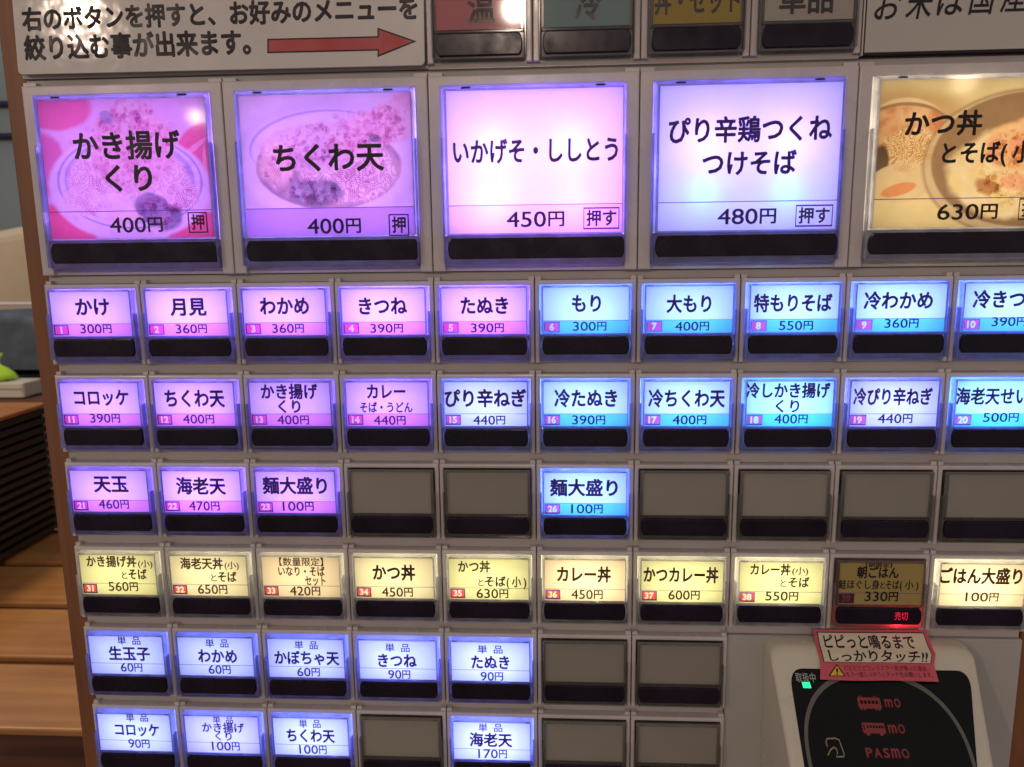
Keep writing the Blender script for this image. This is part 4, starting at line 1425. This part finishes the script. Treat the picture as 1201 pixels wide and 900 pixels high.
# bus mark and its letters
b = MB()
wins = [[(x, -2.392), (x + 0.020, -2.392), (x + 0.020, -2.376), (x, -2.376)] for x in (8.180, 8.208, 8.236, 8.264, 8.292, 8.318)]
wins.append([(8.148, -2.402), (8.160, -2.402), (8.160, -2.372), (8.148, -2.372)])
filled(b, roundrect(8.137, 8.349, -2.424, -2.360, 0.010, 3), wins)
for cx in (8.180, 8.305):
    filled(b, ell(cx, -2.428, 0.018, 0.010, 10)[:-1])
plate_obj('bus_mark', b, M['reader_red'])
b = MB()
put_text(b, 'm', 8.378, 8.455, -2.395, 0.052, 0, 0.03, True)
put_text(b, 'O', 8.470, 8.533, -2.393, 0.058, 0, 0.03, True)
plate_obj('bus_letters', b, M['reader_red'])
b = MB()
for ch, xa, xb in (('P', 8.118, 8.180), ('A', 8.195, 8.262), ('S', 8.278, 8.335), ('m', 8.352, 8.430), ('O', 8.447, 8.515)):
    put_text(b, ch, xa, xb, -2.539, 0.058, 0, 0.03, True)
plate_obj('wide_letters', b, M['reader_red'])
b = MB()
ribbon(b, [(7.772, -2.512), (7.766, -2.480), (7.785, -2.462), (7.86, -2.458), (7.893, -2.468), (7.902, -2.50), (7.913, -2.552), (7.905, -2.566), (7.835, -2.568), (7.855, -2.545), (7.853, -2.522), (7.83, -2.512), (7.795, -2.527), (7.760, -2.560)], 0.009, 0)
plate_obj('card_touch_mark', b, M['reader_gold'])

# pink sticker bent over the edge of the panel and the reader
st = tag(empty('pink_sticker', (0.33, 0, Z0 - 1.76 * U)), 'pink sticker with white notice and yellow warning triangle over the card reader top', 'sticker')
SO_ = (-8.25, 1.76)
KEY = [(0.0, 7.872, -1.758, 9.012, -1.745, -0.012), (0.06, 7.870, -1.785, 9.012, -1.772, -0.014), (0.28, 7.864, -1.870, 9.016, -1.860, -0.130),
       (0.40, 7.862, -1.912, 9.018, -1.902, -0.215), (0.52, 7.866, -1.948, 8.990, -1.945, -0.262), (0.62, 7.862, -1.972, 8.968, -1.965, -0.295), (1.0, 7.823, -2.083, 8.966, -2.074, -0.425)]



def on_sticker(p, lift=0.0):
    s_, t_ = p[0], p[2]
    t_ = min(1, max(0, t_))
    for k in range(len(KEY) - 1):
        if t_ <= KEY[k + 1][0] or k == len(KEY) - 2:
            a, c = KEY[k], KEY[k + 1]
            f = (t_ - a[0]) / (c[0] - a[0])
            v = [a[i] + (c[i] - a[i]) * f for i in range(1, 6)]
            break
    x = v[0] + (v[2] - v[0]) * s_
    z = v[1] + (v[3] - v[1]) * s_
    return (x + SO_[0], v[4] - lift - 0.012 * math.sin(s_ * 5) ** 2 * t_, z + SO_[1])


def sheet(s0, s1, t0, t1, lift, ns=24, nt=14):
    b_ = MB()
    ts = sorted(set([t0 + (t1 - t0) * k / nt for k in range(nt + 1)] + [q[0] for q in KEY if t0 < q[0] < t1]))
    b_.add([on_sticker((s0 + (s1 - s0) * i / ns, 0, t), lift) for t in ts for i in range(ns + 1)],
           [(j * (ns + 1) + i, (j + 1) * (ns + 1) + i, (j + 1) * (ns + 1) + i + 1, j * (ns + 1) + i + 1) for j in range(len(ts) - 1) for i in range(ns)])
    return b_


obj('paper', sheet(0, 1, 0, 1, 0).mesh('paper'), M['pink_paper'], st)
obj('dark_frame', sheet(0.028, 0.972, 0.055, 0.60, 0.002).mesh('dark_frame'), M['ink_solid'], st)
obj('white_field', sheet(0.036, 0.964, 0.070, 0.585, 0.004).mesh('white_field'), M['cream_paper'], st)


def st_text(lines, lift):
    b_ = MB()
    for t, a, c, tc_, h, w_ in lines:
        put_text(b_, t, a, c, -tc_, h, 0, w_)
    b_.v = [on_sticker((x, 0, -z), lift - y) for x, y, z in b_.v]
    return b_


obj('lettering', st_text([('ピピっと鳴るまで', 0.075, 0.86, 0.215, 0.22, 0.024), ('しっかりタッチ!!', 0.085, 0.935, 0.455, 0.22, 0.024)], 0.007).mesh('lettering'), M['ink_solid'], st)
obj('small_lettering', st_text([('ピピピピピというエラー音が鳴った場合、', 0.21, 0.94, 0.715, 0.115, 0.0), ('もう一度しっかりとタッチをお願いします。', 0.22, 0.965, 0.855, 0.115, 0.0)], 0.005).mesh('small_lettering'), plastic('dark_red_print', (0.10, 0.02, 0.025), 0.6, 0.1, 60), st)
b = MB()
for pts, lf, i in (([(0.070, 0.905), (0.215, 0.905), (0.143, 0.635)], 0.005, 0), ([(0.086, 0.888), (0.199, 0.888), (0.143, 0.675)], 0.007, 1)):
    b.mat(i)
    b.add([on_sticker((s_, 0, t_), lf) for s_, t_ in pts], [(0, 1, 2)])
b.mat(0)
q = MB()
put_text(q, '!', 0.134, 0.152, -0.80, 0.15, 0, 0.02, True)
b.add([on_sticker((x, 0, -z), 0.009) for x, y, z in q.v], q.f)
obj('warning_triangle', b.mesh('warning_triangle'), [M['ink_solid'], M['yellow_print']], st)
